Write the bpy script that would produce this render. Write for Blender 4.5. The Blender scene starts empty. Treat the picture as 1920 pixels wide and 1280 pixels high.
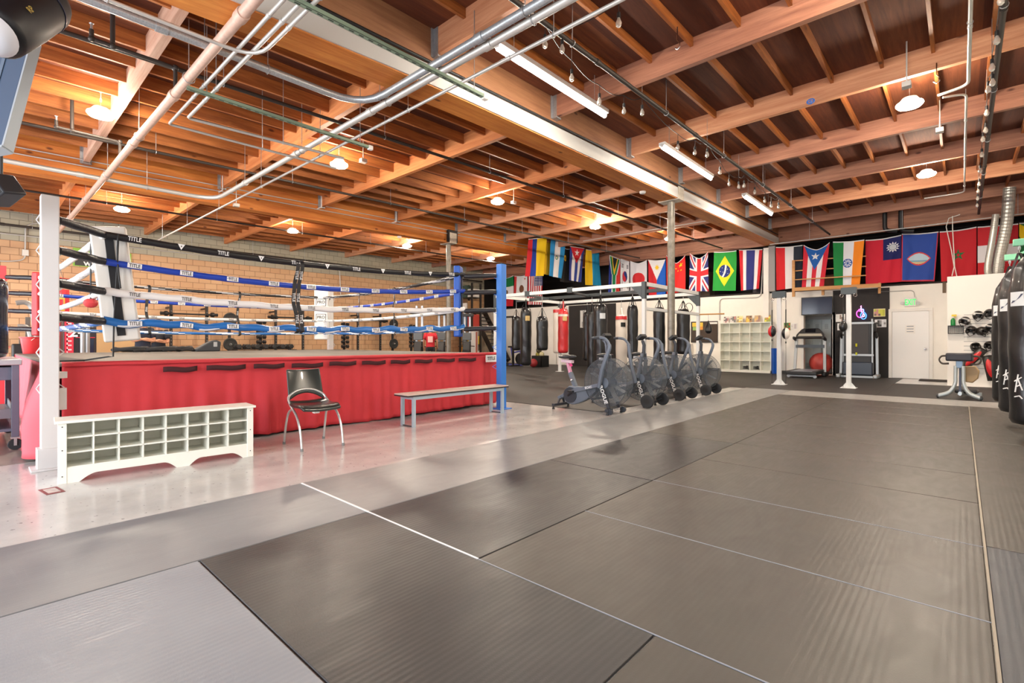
EXPOSURE = 0.6; LAMP = 390; TUBE = 58; DAY = (250, 370, 400)
import bpy, math, random
from math import sin, cos, pi, radians as R
from mathutils import Vector as V, Matrix as M4
random.seed(7)
SC = bpy.context.scene
COL = SC.collection
F = 925.0; YAW = R(42.34); EYE = 1.15
FW = V((-sin(YAW), cos(YAW), 0)); RT = V((cos(YAW), sin(YAW), 0))

def P(px, py, X=None, Y=None, Z=None, D=None):
    """point of the room seen at a photo pixel on a plane of the room"""
    r = FW + RT*((px-960)/F) + V((0, 0, (640-py)/F))
    if X is not None: k = X/r.x
    elif Y is not None: k = Y/r.y
    elif Z is not None: k = (Z-EYE)/r.z
    else: k = D
    return V((r.x*k, r.y*k, EYE+r.z*k))

# ------------------------------------------------------------- materials
def S(r, g, b):
    f = lambda c: c/12.92/255 if c <= 10 else ((c/255+.055)/1.055)**2.4
    return (f(r), f(g), f(b), 1)
MATS = {}
def mat(name, col=(200,200,200), rough=.5, metal=0., spec=.5, emit=0., bump=0., bscale=40., alpha=1., var=0., vscale=6., trans=0., stretch=None, coat=0., col2=None):
    if name in MATS: return MATS[name]
    m = bpy.data.materials.new(name); MATS[name] = m
    m.use_nodes = True
    nt = m.node_tree; b = nt.nodes['Principled BSDF']
    c = S(*col)
    b.inputs['Base Color'].default_value = c
    b.inputs['Roughness'].default_value = rough
    b.inputs['Metallic'].default_value = metal
    b.inputs['Specular IOR Level'].default_value = spec
    b.inputs['Alpha'].default_value = alpha
    b.inputs['Transmission Weight'].default_value = trans
    b.inputs['Coat Weight'].default_value = coat
    if emit:
        b.inputs['Emission Color'].default_value = c
        b.inputs['Emission Strength'].default_value = emit
    if var or bump or col2:
        tc = nt.nodes.new('ShaderNodeTexCoord'); mp = nt.nodes.new('ShaderNodeMapping')
        nt.links.new(tc.outputs['Object'], mp.inputs['Vector'])
        if stretch: mp.inputs['Scale'].default_value = stretch
    if var or col2:
        n = nt.nodes.new('ShaderNodeTexNoise'); n.inputs['Scale'].default_value = vscale; n.inputs['Detail'].default_value = 6; n.inputs['Roughness'].default_value = .65
        nt.links.new(mp.outputs[0], n.inputs['Vector'])
        cr = nt.nodes.new('ShaderNodeValToRGB')
        cr.color_ramp.elements[0].position = .33; cr.color_ramp.elements[1].position = .68
        if col2: c0 = S(*col2); c1 = c
        else:
            c0 = [x*(1-var) for x in c[:3]]+[1]; c1 = [min(1, x*(1+var)) for x in c[:3]]+[1]
        cr.color_ramp.elements[0].color = c0; cr.color_ramp.elements[1].color = c1
        nt.links.new(n.outputs['Fac'], cr.inputs[0]); nt.links.new(cr.outputs[0], b.inputs['Base Color'])
    if bump:
        n2 = nt.nodes.new('ShaderNodeTexNoise'); n2.inputs['Scale'].default_value = bscale; n2.inputs['Detail'].default_value = 4
        nt.links.new(mp.outputs[0], n2.inputs['Vector'])
        bp = nt.nodes.new('ShaderNodeBump'); bp.inputs['Strength'].default_value = bump; bp.inputs['Distance'].default_value = .02
        nt.links.new(n2.outputs['Fac'], bp.inputs['Height']); nt.links.new(bp.outputs[0], b.inputs['Normal'])
    return m

def wood(name, dark, light, axis, knots=True, rough=.6):
    """grain running along an axis of the room, with knots"""
    if name in MATS: return MATS[name]
    m = mat(name, light, rough); nt = m.node_tree; b = nt.nodes['Principled BSDF']; L = nt.links.new
    tc = nt.nodes.new('ShaderNodeTexCoord'); mp = nt.nodes.new('ShaderNodeMapping')
    s = [9, 9, 9]; s['XYZ'.index(axis)] = .55
    mp.inputs['Scale'].default_value = s; L(tc.outputs['Object'], mp.inputs['Vector'])
    n = nt.nodes.new('ShaderNodeTexNoise'); n.inputs['Scale'].default_value = 1.6; n.inputs['Detail'].default_value = 8; n.inputs['Roughness'].default_value = .7; n.inputs['Distortion'].default_value = .4
    L(mp.outputs[0], n.inputs['Vector'])
    cr = nt.nodes.new('ShaderNodeValToRGB'); e = cr.color_ramp.elements
    e[0].position = .3; e[1].position = .7; e[0].color = S(*dark); e[1].color = S(*light)
    L(n.outputs['Fac'], cr.inputs[0])
    n3 = nt.nodes.new('ShaderNodeTexNoise'); n3.inputs['Scale'].default_value = .7; n3.inputs['Detail'].default_value = 2
    L(tc.outputs['Object'], n3.inputs['Vector'])
    mx = nt.nodes.new('ShaderNodeMix'); mx.data_type = 'RGBA'; mx.blend_type = 'MULTIPLY'; mx.inputs[0].default_value = .55
    g = nt.nodes.new('ShaderNodeValToRGB'); g.color_ramp.elements[0].position = .35; g.color_ramp.elements[1].position = .65
    g.color_ramp.elements[0].color = (.62, .52, .5, 1); g.color_ramp.elements[1].color = (1, 1, 1, 1)
    L(n3.outputs['Fac'], g.inputs[0]); L(cr.outputs[0], mx.inputs[6]); L(g.outputs[0], mx.inputs[7])
    out = mx.outputs[2]
    if knots:
        mk = nt.nodes.new('ShaderNodeMapping'); k = [3.2, 3.2, 3.2]; k['XYZ'.index(axis)] = 1.5
        mk.inputs['Scale'].default_value = k; L(tc.outputs['Object'], mk.inputs['Vector'])
        vo = nt.nodes.new('ShaderNodeTexVoronoi'); vo.inputs['Scale'].default_value = 1.
        L(mk.outputs[0], vo.inputs['Vector'])
        kr = nt.nodes.new('ShaderNodeValToRGB'); kr.color_ramp.elements[0].position = .045; kr.color_ramp.elements[1].position = .1
        kr.color_ramp.elements[0].color = (.28, .2, .18, 1); kr.color_ramp.elements[1].color = (1, 1, 1, 1)
        L(vo.outputs['Distance'], kr.inputs[0])
        m2 = nt.nodes.new('ShaderNodeMix'); m2.data_type = 'RGBA'; m2.blend_type = 'MULTIPLY'; m2.inputs[0].default_value = 1
        L(out, m2.inputs[6]); L(kr.outputs[0], m2.inputs[7]); out = m2.outputs[2]
    L(out, b.inputs['Base Color'])
    bp = nt.nodes.new('ShaderNodeBump'); bp.inputs['Strength'].default_value = .25; bp.inputs['Distance'].default_value = .01
    L(n.outputs['Fac'], bp.inputs['Height']); L(bp.outputs[0], b.inputs['Normal'])
    return m

# ------------------------------------------------------------- mesh builder
class MB:
    def __init__(s): s.v = []; s.f = []; s.m = []; s.mi = 0
    def add(s, vs, fs, mi=None):
        o = len(s.v); s.v += [tuple(x) for x in vs]; k = s.mi if mi is None else mi
        for f in fs: s.f.append([i+o for i in f]); s.m.append(k)
        return s
    def box(s, lo, hi, mi=None, M=None):
        x0, y0, z0 = lo; x1, y1, z1 = hi
        vs = [V(p) for p in ((x0,y0,z0),(x1,y0,z0),(x1,y1,z0),(x0,y1,z0),(x0,y0,z1),(x1,y0,z1),(x1,y1,z1),(x0,y1,z1))]
        if M: vs = [M @ p for p in vs]
        return s.add(vs, [(0,3,2,1),(4,5,6,7),(0,1,5,4),(1,2,6,5),(2,3,7,6),(3,0,4,7)], mi)
    def bar(s, a, b, w, h=None, up=V((0,0,1)), mi=None):
        a = V(a); b = V(b); h = h or w; t = (b-a).normalized()
        if abs(t.dot(up)) > .98: up = V((0,1,0)) if abs(t.y) < .9 else V((1,0,0))
        x = t.cross(up).normalized(); y = x.cross(t)
        vs = []
        for p in (a, b):
            for i, j in ((-1,-1),(1,-1),(1,1),(-1,1)): vs.append(p+x*(w/2*i)+y*(h/2*j))
        return s.add(vs, [(0,1,2,3),(7,6,5,4),(0,4,5,1),(1,5,6,2),(2,6,7,3),(3,7,4,0)], mi)
    def tube(s, pts, r, seg=8, mi=None, closed=False, cap=True):
        pts = [V(p) for p in pts]; n = len(pts); rr = r if isinstance(r, (list, tuple)) else [r]*n
        vs = []; prev = None
        for i, p in enumerate(pts):
            if closed: t = pts[(i+1) % n]-pts[i-1]
            else: t = pts[min(i+1, n-1)]-pts[max(i-1, 0)]
            t = t.normalized() if t.length > 1e-9 else V((0,0,1))
            if prev is None:
                u = V((0,0,1)) if abs(t.z) < .9 else V((1,0,0))
                x = t.cross(u).normalized()
            else:
                x = prev-t*prev.dot(t)
                x = x.normalized() if x.length > 1e-6 else t.orthogonal().normalized()
            prev = x; y = t.cross(x)
            for k in range(seg):
                a = 2*pi*k/seg; vs.append(p+x*(cos(a)*rr[i])+y*(sin(a)*rr[i]))
        fs = []
        for i in range(n if closed else n-1):
            for k in range(seg):
                a = i*seg+k; b = i*seg+(k+1) % seg; j = (i+1) % n
                fs.append((a, b, j*seg+(k+1) % seg, j*seg+k))
        if cap and not closed: fs += [tuple(range(seg-1, -1, -1)), tuple((n-1)*seg+k for k in range(seg))]
        return s.add(vs, fs, mi)
    def cyl(s, a, b, r, r2=None, seg=16, mi=None): return s.tube([a, b], [r, r if r2 is None else r2], seg, mi)
    def lathe(s, prof, c=(0,0,0), axis='Z', seg=20, mi=None, sx=1, sy=1):
        c = V(c); vs = []; n = len(prof)
        for r, h in prof:
            for k in range(seg):
                a = 2*pi*k/seg; x, y = cos(a)*r*sx, sin(a)*r*sy
                vs.append(c+{'Z': V((x, y, h)), 'X': V((h, x, y)), 'Y': V((y, h, x))}[axis])
        fs = [(i*seg+k, i*seg+(k+1) % seg, (i+1)*seg+(k+1) % seg, (i+1)*seg+k) for i in range(n-1) for k in range(seg)]
        fs += [tuple(range(seg-1, -1, -1)), tuple((n-1)*seg+k for k in range(seg))]
        return s.add(vs, fs, mi)
    def ball(s, c, r, seg=14, mi=None, sc=(1,1,1), M=None):
        n = max(5, seg//2); vs = []; c = V(c)
        for i in range(n+1):
            t = pi*i/n
            for k in range(seg):
                a = 2*pi*k/seg; p = V((sin(t)*cos(a)*r*sc[0], sin(t)*sin(a)*r*sc[1], -cos(t)*r*sc[2]))
                vs.append(c+(M @ p if M else p))
        fs = [(i*seg+k, i*seg+(k+1) % seg, (i+1)*seg+(k+1) % seg, (i+1)*seg+k) for i in range(n) for k in range(seg)]
        return s.add(vs, fs, mi)
    def grid(s, fn, nu, nv, mi=None, mf=None):
        vs = [fn(i/nu, j/nv) for j in range(nv+1) for i in range(nu+1)]
        o = len(s.v); s.v += [tuple(p) for p in vs]
        for j in range(nv):
            for i in range(nu):
                a = o+j*(nu+1)+i; s.f.append([a, a+1, a+nu+2, a+nu+1])
                s.m.append(mf((i+.5)/nu, (j+.5)/nv) if mf else (s.mi if mi is None else mi))
        return s
    def prism(s, poly, o, ax, ay, az, h, mi=None):
        """2d outline extruded: o + ax*u + ay*v, thickness h along az"""
        o = V(o); ax = V(ax); ay = V(ay); az = V(az); n = len(poly)
        vs = [o+ax*u+ay*v for u, v in poly]+[o+ax*u+ay*v+az*h for u, v in poly]
        fs = [tuple(range(n-1, -1, -1)), tuple(range(n, 2*n))]+[(i, (i+1) % n, n+(i+1) % n, n+i) for i in range(n)]
        return s.add(vs, fs, mi)
    def text(s, txt, o, ax, ay, size, mi=None, cx=True, thick=.002, hs=1.):
        vs, fs, w = tmesh(txt); o = V(o); ax = V(ax).normalized(); ay = V(ay).normalized(); nz = ax.cross(ay)
        off = -w/2 if cx else 0
        return s.add([o+ax*((x+off)*size)+ay*((y-.35)*size*hs)+nz*thick for x, y in vs], fs, mi)
    def build(s, name, mats, parent=None, smooth=True, bevel=0, ang=.6, solid=0, sub=0):
        me = bpy.data.meshes.new(name); me.from_pydata(s.v, [], s.f); me.update()
        for m in (mats if isinstance(mats, (list, tuple)) else [mats]): me.materials.append(m)
        me.polygons.foreach_set('material_index', s.m)
        if smooth:
            me.polygons.foreach_set('use_smooth', [True]*len(me.polygons))
            me.set_sharp_from_angle(angle=ang)
        o = bpy.data.objects.new(name, me); COL.objects.link(o)
        if parent: o.parent = parent; o.matrix_parent_inverse = M4.Translation(-parent.location) if False else M4()
        if solid:
            q = o.modifiers.new('thickness', 'SOLIDIFY'); q.thickness = solid; q.offset = 0
        if bevel:
            q = o.modifiers.new('edges', 'BEVEL'); q.width = bevel; q.segments = 2; q.limit_method = 'ANGLE'; q.angle_limit = R(40)
        if sub:
            q = o.modifiers.new('smooth', 'SUBSURF'); q.levels = sub; q.render_levels = sub
        return o
TM = {}
def tmesh(txt):
    if txt not in TM:
        cu = bpy.data.curves.new('lettering', 'FONT'); cu.body = txt; cu.resolution_u = 2; cu.offset = .018
        ob = bpy.data.objects.new('lettering', cu); COL.objects.link(ob)
        bpy.context.view_layer.update()
        me = bpy.data.meshes.new_from_object(ob.evaluated_get(bpy.context.evaluated_depsgraph_get()))
        vs = [(v.co.x, v.co.y) for v in me.vertices]; fs = [tuple(p.vertices) for p in me.polygons]
        TM[txt] = (vs, fs, max([v[0] for v in vs] or [0]))
        bpy.data.objects.remove(ob); bpy.data.curves.remove(cu); bpy.data.meshes.remove(me)
    return TM[txt]
def tag(o, label, cat, group=None):
    o['label'] = label; o['category'] = cat
    if group: o['group'] = group
    return o
def thing(name, label, cat, loc=(0,0,0), rz=0, group=None):
    o = bpy.data.objects.new(name, None); COL.objects.link(o); o.empty_display_size = .1
    o.location = loc; o.rotation_euler = (0, 0, rz)
    return tag(o, label, cat, group)
def struct(o): o['kind'] = 'structure'; return o
def dup(root, loc, rz=None, label=None, scale=None):
    r = root.copy(); COL.objects.link(r); r.location = loc
    if rz is not None: r.rotation_euler = (0, 0, rz)
    if scale: r.scale = scale
    if label: r['label'] = label
    for ch in list(root.children):
        c = ch.copy(); COL.objects.link(c); c.parent = r
        for g in list(ch.children):
            d = g.copy(); COL.objects.link(d); d.parent = c
    return r
def lerp(a, b, t): return a+(b-a)*t

# ------------------------------------------------------------- camera
cam = bpy.data.cameras.new('camera'); co = bpy.data.objects.new('camera', cam); COL.objects.link(co)
cam.sensor_width = 36; cam.lens = F/1920*36; co.location = (0, 0, EYE); co.rotation_euler = (pi/2, 0, YAW)
cam.clip_start = .05; SC.camera = co
SC.view_settings.view_transform = 'Standard'; SC.view_settings.look = 'None'
SC.view_settings.exposure = EXPOSURE if 'EXPOSURE' in globals() else 0.0; SC.view_settings.gamma = 1.0; SC.view_settings.use_curve_mapping = False
# ------------------------------------------------------------- palette
white_paint = mat('white_paint', (238,234,228), .55, var=.04, vscale=2)
steel = mat('galvanised_steel', (190,192,194), .38, .75, var=.12, vscale=30)
conduit = mat('conduit_metal', (205,203,198), .42, .45)
black_metal = mat('black_metal', (34,34,36), .42, .2)
blackish = mat('black_plastic', (28,28,30), .45)
chrome = mat('chrome', (215,215,218), .18, 1.)
rubber = mat('black_rubber', (30,30,31), .7)
green_strut = mat('green_strut', (140,160,138), .5, .2)
pipe_black = mat('black_pipe', (62,56,52), .5, .3)
pipe_pink = mat('painted_pipe', (212,178,160), .5, .1, var=.1, vscale=20)
lamp_on = mat('lamp_diffuser', (255,240,218), emit=LAMP)
tube_on = mat('tube_light', (255,246,232), emit=TUBE)

# ------------------------------------------------------------- setting: floor, walls
XL, XR, YB, YF = -20.2, 2.6, 19.6, -4.0
def deck(y): return 4.97+.021*y
floor_m = mat('white_epoxy', (206,203,201), .16, spec=.5, col2=(190,187,185), vscale=3.5, bump=.03, bscale=60)
nt = floor_m.node_tree; b_ = nt.nodes['Principled BSDF']
tc = nt.nodes.new('ShaderNodeTexCoord'); vo = nt.nodes.new('ShaderNodeTexNoise'); vo.inputs['Scale'].default_value = 26; vo.inputs['Detail'].default_value = 5
nt.links.new(tc.outputs['Object'], vo.inputs['Vector'])
sp = nt.nodes.new('ShaderNodeValToRGB'); sp.color_ramp.elements[0].position = .3; sp.color_ramp.elements[1].position = .335
sp.color_ramp.elements[0].color = (.38, .37, .36, 1); sp.color_ramp.elements[1].color = (1, 1, 1, 1)
nt.links.new(vo.outputs['Fac'], sp.inputs[0])
mx = nt.nodes.new('ShaderNodeMix'); mx.data_type = 'RGBA'; mx.blend_type = 'MULTIPLY'; mx.inputs[0].default_value = 1
src = b_.inputs['Base Color'].links[0].from_socket
nt.links.new(src, mx.inputs[6]); nt.links.new(sp.outputs[0], mx.inputs[7]); nt.links.new(mx.outputs[2], b_.inputs['Base Color'])
struct(MB().box((XL, YF, -.2), (XR, YB, 0)).build('floor', floor_m, smooth=False))
struct(MB().box((-9.6, -4, 0), (-6.55, .42, .003)).box((-20.2, -4, 0), (-9.6, 6.8, .003)).build('floor_concrete', mat('grey_concrete', (150,146,140), .3, col2=(128,124,118), vscale=2), smooth=False))

def block_wall():
    m = mat('cream_block', (226,184,140), .75); nt = m.node_tree; b = nt.nodes['Principled BSDF']; L = nt.links.new
    tc = nt.nodes.new('ShaderNodeTexCoord'); sx = nt.nodes.new('ShaderNodeSeparateXYZ'); L(tc.outputs['Object'], sx.inputs[0])
    cx = nt.nodes.new('ShaderNodeCombineXYZ'); L(sx.outputs['Y'], cx.inputs['X']); L(sx.outputs['Z'], cx.inputs['Y'])
    br = nt.nodes.new('ShaderNodeTexBrick'); br.inputs['Scale'].default_value = 1
    br.inputs['Brick Width'].default_value = .38; br.inputs['Row Height'].default_value = .203; br.inputs['Mortar Size'].default_value = .008; br.inputs['Mortar Smooth'].default_value = .3
    br.inputs['Color1'].default_value = S(216,176,136); br.inputs['Color2'].default_value = S(208,164,124); br.inputs['Mortar'].default_value = S(150,112,80)
    L(cx.outputs[0], br.inputs['Vector'])
    b2 = nt.nodes.new('ShaderNodeTexBrick'); b2.inputs['Scale'].default_value = 1
    b2.inputs['Brick Width'].default_value = .38; b2.inputs['Row Height'].default_value = .203; b2.inputs['Mortar Size'].default_value = .007
    b2.inputs['Color1'].default_value = S(186,178,156); b2.inputs['Color2'].default_value = S(174,168,148); b2.inputs['Mortar'].default_value = S(128,122,108)
    L(cx.outputs[0], b2.inputs['Vector'])
    gt = nt.nodes.new('ShaderNodeMath'); gt.operation = 'GREATER_THAN'; gt.inputs[1].default_value = 4.06; L(sx.outputs['Z'], gt.inputs[0])
    mx = nt.nodes.new('ShaderNodeMix'); mx.data_type = 'RGBA'; L(gt.outputs[0], mx.inputs[0]); L(br.outputs['Color'], mx.inputs[6]); L(b2.outputs['Color'], mx.inputs[7])
    L(mx.outputs[2], b.inputs['Base Color'])
    bp = nt.nodes.new('ShaderNodeBump'); bp.inputs['Strength'].default_value = .5; bp.inputs['Distance'].default_value = .01; bp.invert = True
    L(br.outputs['Fac'], bp.inputs['Height']); L(bp.outputs[0], b.inputs['Normal'])
    return m
struct(MB().box((XL-.25, YF, 0), (XL, YB+.2, 5.45)).build('wall_left', block_wall(), smooth=False))
struct(MB().box((XR, YF, 0), (XR+.2, YB+.2, 5.5)).build('wall_right', white_paint, smooth=False))
cream = mat('cream_wall', (243,238,229), .6, var=.03, vscale=1.5)
dark_loft = mat('dark_loft', (38,32,30), .8)
fw = MB()
# far wall with a doorway to the locker nook
DX0, DX1 = P(1507,600,Y=YB).x, P(1561,600,Y=YB).x
fw.box((XL, YB, 0), (DX0, YB+.2, 2.9)); fw.box((DX1, YB, 0), (XR, YB+.2, 2.9)); fw.box((DX0, YB, 2.06), (DX1, YB+.2, 2.9))
struct(fw.build('wall_back', cream, smooth=False))
struct(MB().box((XL, YB, 2.9), (XR, YB+.2, 2.96)).box((XL, YB+2.6, 2.96), (XR, YB+2.8, 5.5)).box((XL, YB+.2, 2.8), (XR, YB+2.8, 2.9)).box((XL-.2, YB+.2, 2.9), (XL, YB+2.8, 5.5)).box((XR, YB+.2, 2.9), (XR+.2, YB+2.8, 5.5)).build('wall_loft', dark_loft, smooth=False))
# nook behind the doorway
struct(MB().box((DX0-.6, YB+1.6, 0), (DX1+.6, YB+1.8, 2.8)).box((DX0-.8, YB+.2, 0), (DX0-.6, YB+1.8, 2.8)).box((DX1+.6, YB+.2, 0), (DX1+.8, YB+1.8, 2.8)).box((DX0-.8, YB, -.2), (DX1+.8, YB+1.8, 0)).build('wall_nook', cream, smooth=False))
# front wall behind the camera with three open roll-up doorways
frw = MB()
opens = [(-18.5, -14.5), (-13.0, -7.6), (-5.6, 1.6)]
x = XL
for a, b in opens:
    frw.box((x, YF-.2, 0), (a, YF, 5.4)); frw.box((a, YF-.2, 3.7), (b, YF, 5.4)); x = b
frw.box((x, YF-.2, 0), (XR, YF, 5.4))
struct(frw.build('wall_front', white_paint, smooth=False))
struct(MB().box((-60, -70, -.25), (60, YF, -.02)).build('ground_outside', mat('asphalt', (150,150,150), .9, var=.1), smooth=False))
# protruding room on the right
RX, RY = P(1776,722,Z=0).x, P(1776,722,Z=0).y
struct(MB().box((RX, RY, 0), (XR, YB, 2.85)).build('wall_partition', mat('white_drywall', (236,232,226), .6), smooth=False))

# ------------------------------------------------------------- ceiling
ply = wood('plywood_deck', (80,34,14), (118,60,28), 'Y', knots=False, rough=.85)
dk = MB()
for i in range(19):
    x0 = XL+(XR-XL)*i/19; x1 = XL+(XR-XL)*(i+1)/19
    dk.add([(x0,YF,deck(YF)),(x1,YF,deck(YF)),(x1,YB+2.8,deck(YB+2.8)),(x0,YB+2.8,deck(YB+2.8)),(x0,YF,deck(YF)+.1),(x1,YF,deck(YF)+.1),(x1,YB+2.8,deck(YB+2.8)+.1),(x0,YB+2.8,deck(YB+2.8)+.1)],
           [(0,3,2,1),(4,5,6,7),(0,1,5,4),(1,2,6,5),(2,3,7,6),(3,0,4,7)], i % 3)
struct(dk.build('ceiling', [ply, wood('plywood_deck_b', (92,42,18), (136,76,38), 'Y', False, .85), wood('plywood_deck_c', (70,30,14), (102,50,24), 'Y', False, .85)], smooth=False))
B1, B2 = -5.095, -12.9; BW = .27; BW1 = .42
purl_y = [3.95+2.42*k for k in range(-3, 8)]
purl_m = [wood('purlin_wood', (196,124,84), (238,180,138), 'X'), wood('purlin_wood_b', (150,98,78), (204,148,118), 'X'), wood('purlin_wood_c', (200,112,60), (238,162,102), 'X'), wood('purlin_wood_d', (190,140,116), (232,196,172), 'X')]
def slab(mb, x0, x1, ya, yb, h, off=0, mi=None, top=None):
    vs = []
    for (x, y) in ((x0,ya),(x1,ya),(x1,yb),(x0,yb)): vs.append((x, y, deck(y)-off-h))
    for (x, y) in ((x0,ya),(x1,ya),(x1,yb),(x0,yb)): vs.append((x, y, deck(y)-off))
    mb.add(vs, [(0,3,2,1),(4,5,6,7),(0,1,5,4),(1,2,6,5),(2,3,7,6),(3,0,4,7)], mi)
bays = [(XL, B2-BW/2, 0), (B2+BW/2, B1-BW1/2, 1), (B1+BW1/2, XR, 2)]
for k, y in enumerate(purl_y):
    for x0, x1, b in bays:
        mb = MB(); slab(mb, x0, x1, y-.045, y+.045, .335)
        w = purl_m[2] if b < 2 and k < 6 else purl_m[1] if (b == 2 and k in (4, 6, 7, 9)) or (b < 2 and k > 7) else purl_m[0]
        if b == 1 and k == 2: w = purl_m[3]
        struct(mb.build('ceiling_purlin', w, smooth=False))
joist_m = [wood('joist_wood', (128,66,26), (196,122,58), 'Y'), wood('joist_wood_b', (132,68,30), (204,128,66), 'Y')]
for x0, x1, b in bays:
    n = int((x1-x0)/.61); js = MB()
    for k in range(len(purl_y)):
        ya = purl_y[k]+.045 if k >= 0 else YF; yb = (purl_y[k+1]-.045) if k+1 < len(purl_y) else YB+1
        for i in range(1, n+1):
            xx = x0+(x1-x0)*i/(n+1)+random.uniform(-.02, .02)
            dpt = .115 if b == 2 else .19
            slab(js, xx-.02, xx+.02, ya, yb, dpt)
    struct(js.build('ceiling_joists', joist_m[0 if b == 2 else 1], smooth=False))
beam_m = [wood('glulam_wood', (196,104,36), (236,160,78), 'Y'), wood('glulam_shaded', (128,84,54), (172,122,84), 'Y'), mat('white_band', (206,203,198), .6)]  # one beam wood: bottom brightened for floor bounce, upper side browner for shade
gl = MB()
def gbot(y): return 4.27+.0185*y-.10*math.exp(-((y-.6)/2.2)**2)
for bx in (B1,):
    gl = MB()
    segs = [-4, -1.5, .3, 1.3, 2.3, 3.3, 4.5, 6, 8, 12, 16, YB]
    for s0, s1 in zip(segs[:-1], segs[1:]):
        a, b = bx-BW1/2, bx+BW1/2
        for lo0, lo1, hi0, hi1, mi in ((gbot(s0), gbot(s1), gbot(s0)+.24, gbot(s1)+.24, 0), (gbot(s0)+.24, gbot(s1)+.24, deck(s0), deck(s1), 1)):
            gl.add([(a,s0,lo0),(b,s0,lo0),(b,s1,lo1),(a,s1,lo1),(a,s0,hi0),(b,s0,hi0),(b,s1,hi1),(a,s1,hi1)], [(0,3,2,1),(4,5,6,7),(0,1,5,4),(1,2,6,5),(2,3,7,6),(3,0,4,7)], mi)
        b += .02
        gl.add([(b-.02,s0,gbot(s0)+.015),(b,s0,gbot(s0)+.015),(b,s1,gbot(s1)+.015),(b-.02,s1,gbot(s1)+.015),(b-.02,s0,gbot(s0)+.25),(b,s0,gbot(s0)+.25),(b,s1,gbot(s1)+.25),(b-.02,s1,gbot(s1)+.25)], [(0,3,2,1),(4,5,6,7),(0,1,5,4),(1,2,6,5),(2,3,7,6),(3,0,4,7)], 2)
    struct(gl.build('ceiling_beam', beam_m, smooth=False))
struct(MB().box((XL,YB+.1,4.66), (XR,YB+.2,deck(YB))).build('ceiling_beam', purl_m[1], smooth=False))
gl = MB()
a, b = B2-BW/2, B2+BW/2
gl.add([(a,YF,gbot(YF)),(b,YF,gbot(YF)),(b,YB,gbot(YB)),(a,YB,gbot(YB)),(a,YF,deck(YF)),(b,YF,deck(YF)),(b,YB,deck(YB)),(a,YB,deck(YB))], [(0,3,2,1),(4,5,6,7),(0,1,5,4),(1,2,6,5),(2,3,7,6),(3,0,4,7)])
struct(gl.build('ceiling_beam', wood('glulam_wood_b', (200,104,36), (240,156,72), 'Y'), smooth=False))
for k, y in enumerate(purl_y):
    if k < 2: continue
    for bx in ((B1, B2) if k < 9 else (B1,)):
        mb = MB(); xx = bx+(BW1 if bx == B1 else BW)/2
        z0, z1 = deck(y)-.36, deck(y)
        for s in (-1, 1): mb.box((xx, y+s*.06-.03, z0), (xx+.012, y+s*.06+.03, z1))
        mb.box((xx, y-.06, z0-.01), (xx+.1, y+.06, z0+.012))
        for s in (-1, 1): mb.box((xx, y+s*.0475-.004, z0), (xx+.09, y+s*.0475+.004, z1))
        struct(mb.build('ceiling_hanger', steel))
# pipe columns under the beams
def column(x, y, z1, r, lab, topbox=None):
    t = thing('steel_column', lab, 'column', (x, y, 0))
    MB().cyl((0,0,0), (0,0,z1), r, seg=20).build('shaft', mat('grey_steel_post', (128,122,112), .4, .5, var=.25, vscale=9), t)
    MB().box((-.2,-.14,0), (.2,.14,.02)).build('base_plate', black_metal, t)
    c = MB().box((-.26,-.15,z1-.02), (.26,.15,z1))
    for s in (-1, 1): c.box((s*.24-.008,-.15,z1), (s*.24+.008,.15,z1+.33))
    c.build('cap_saddle', mat('pale_steel', (205,196,180), .5, .3, var=.2, vscale=12), t)
    return t
column(B1, 11.2, gbot(11.2), .085, 'round steel column standing between the air bikes and the bag rack, with white ties', )
c2 = column(B2, 10.95, gbot(10.95), .08, 'round grey steel column rising behind the blue corner pad of the ring')
MB().box((-.22,-.2,gbot(11)+.02), (.24,.2,gbot(11)+.42)).build('cover_box', blackish, c2)

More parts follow.
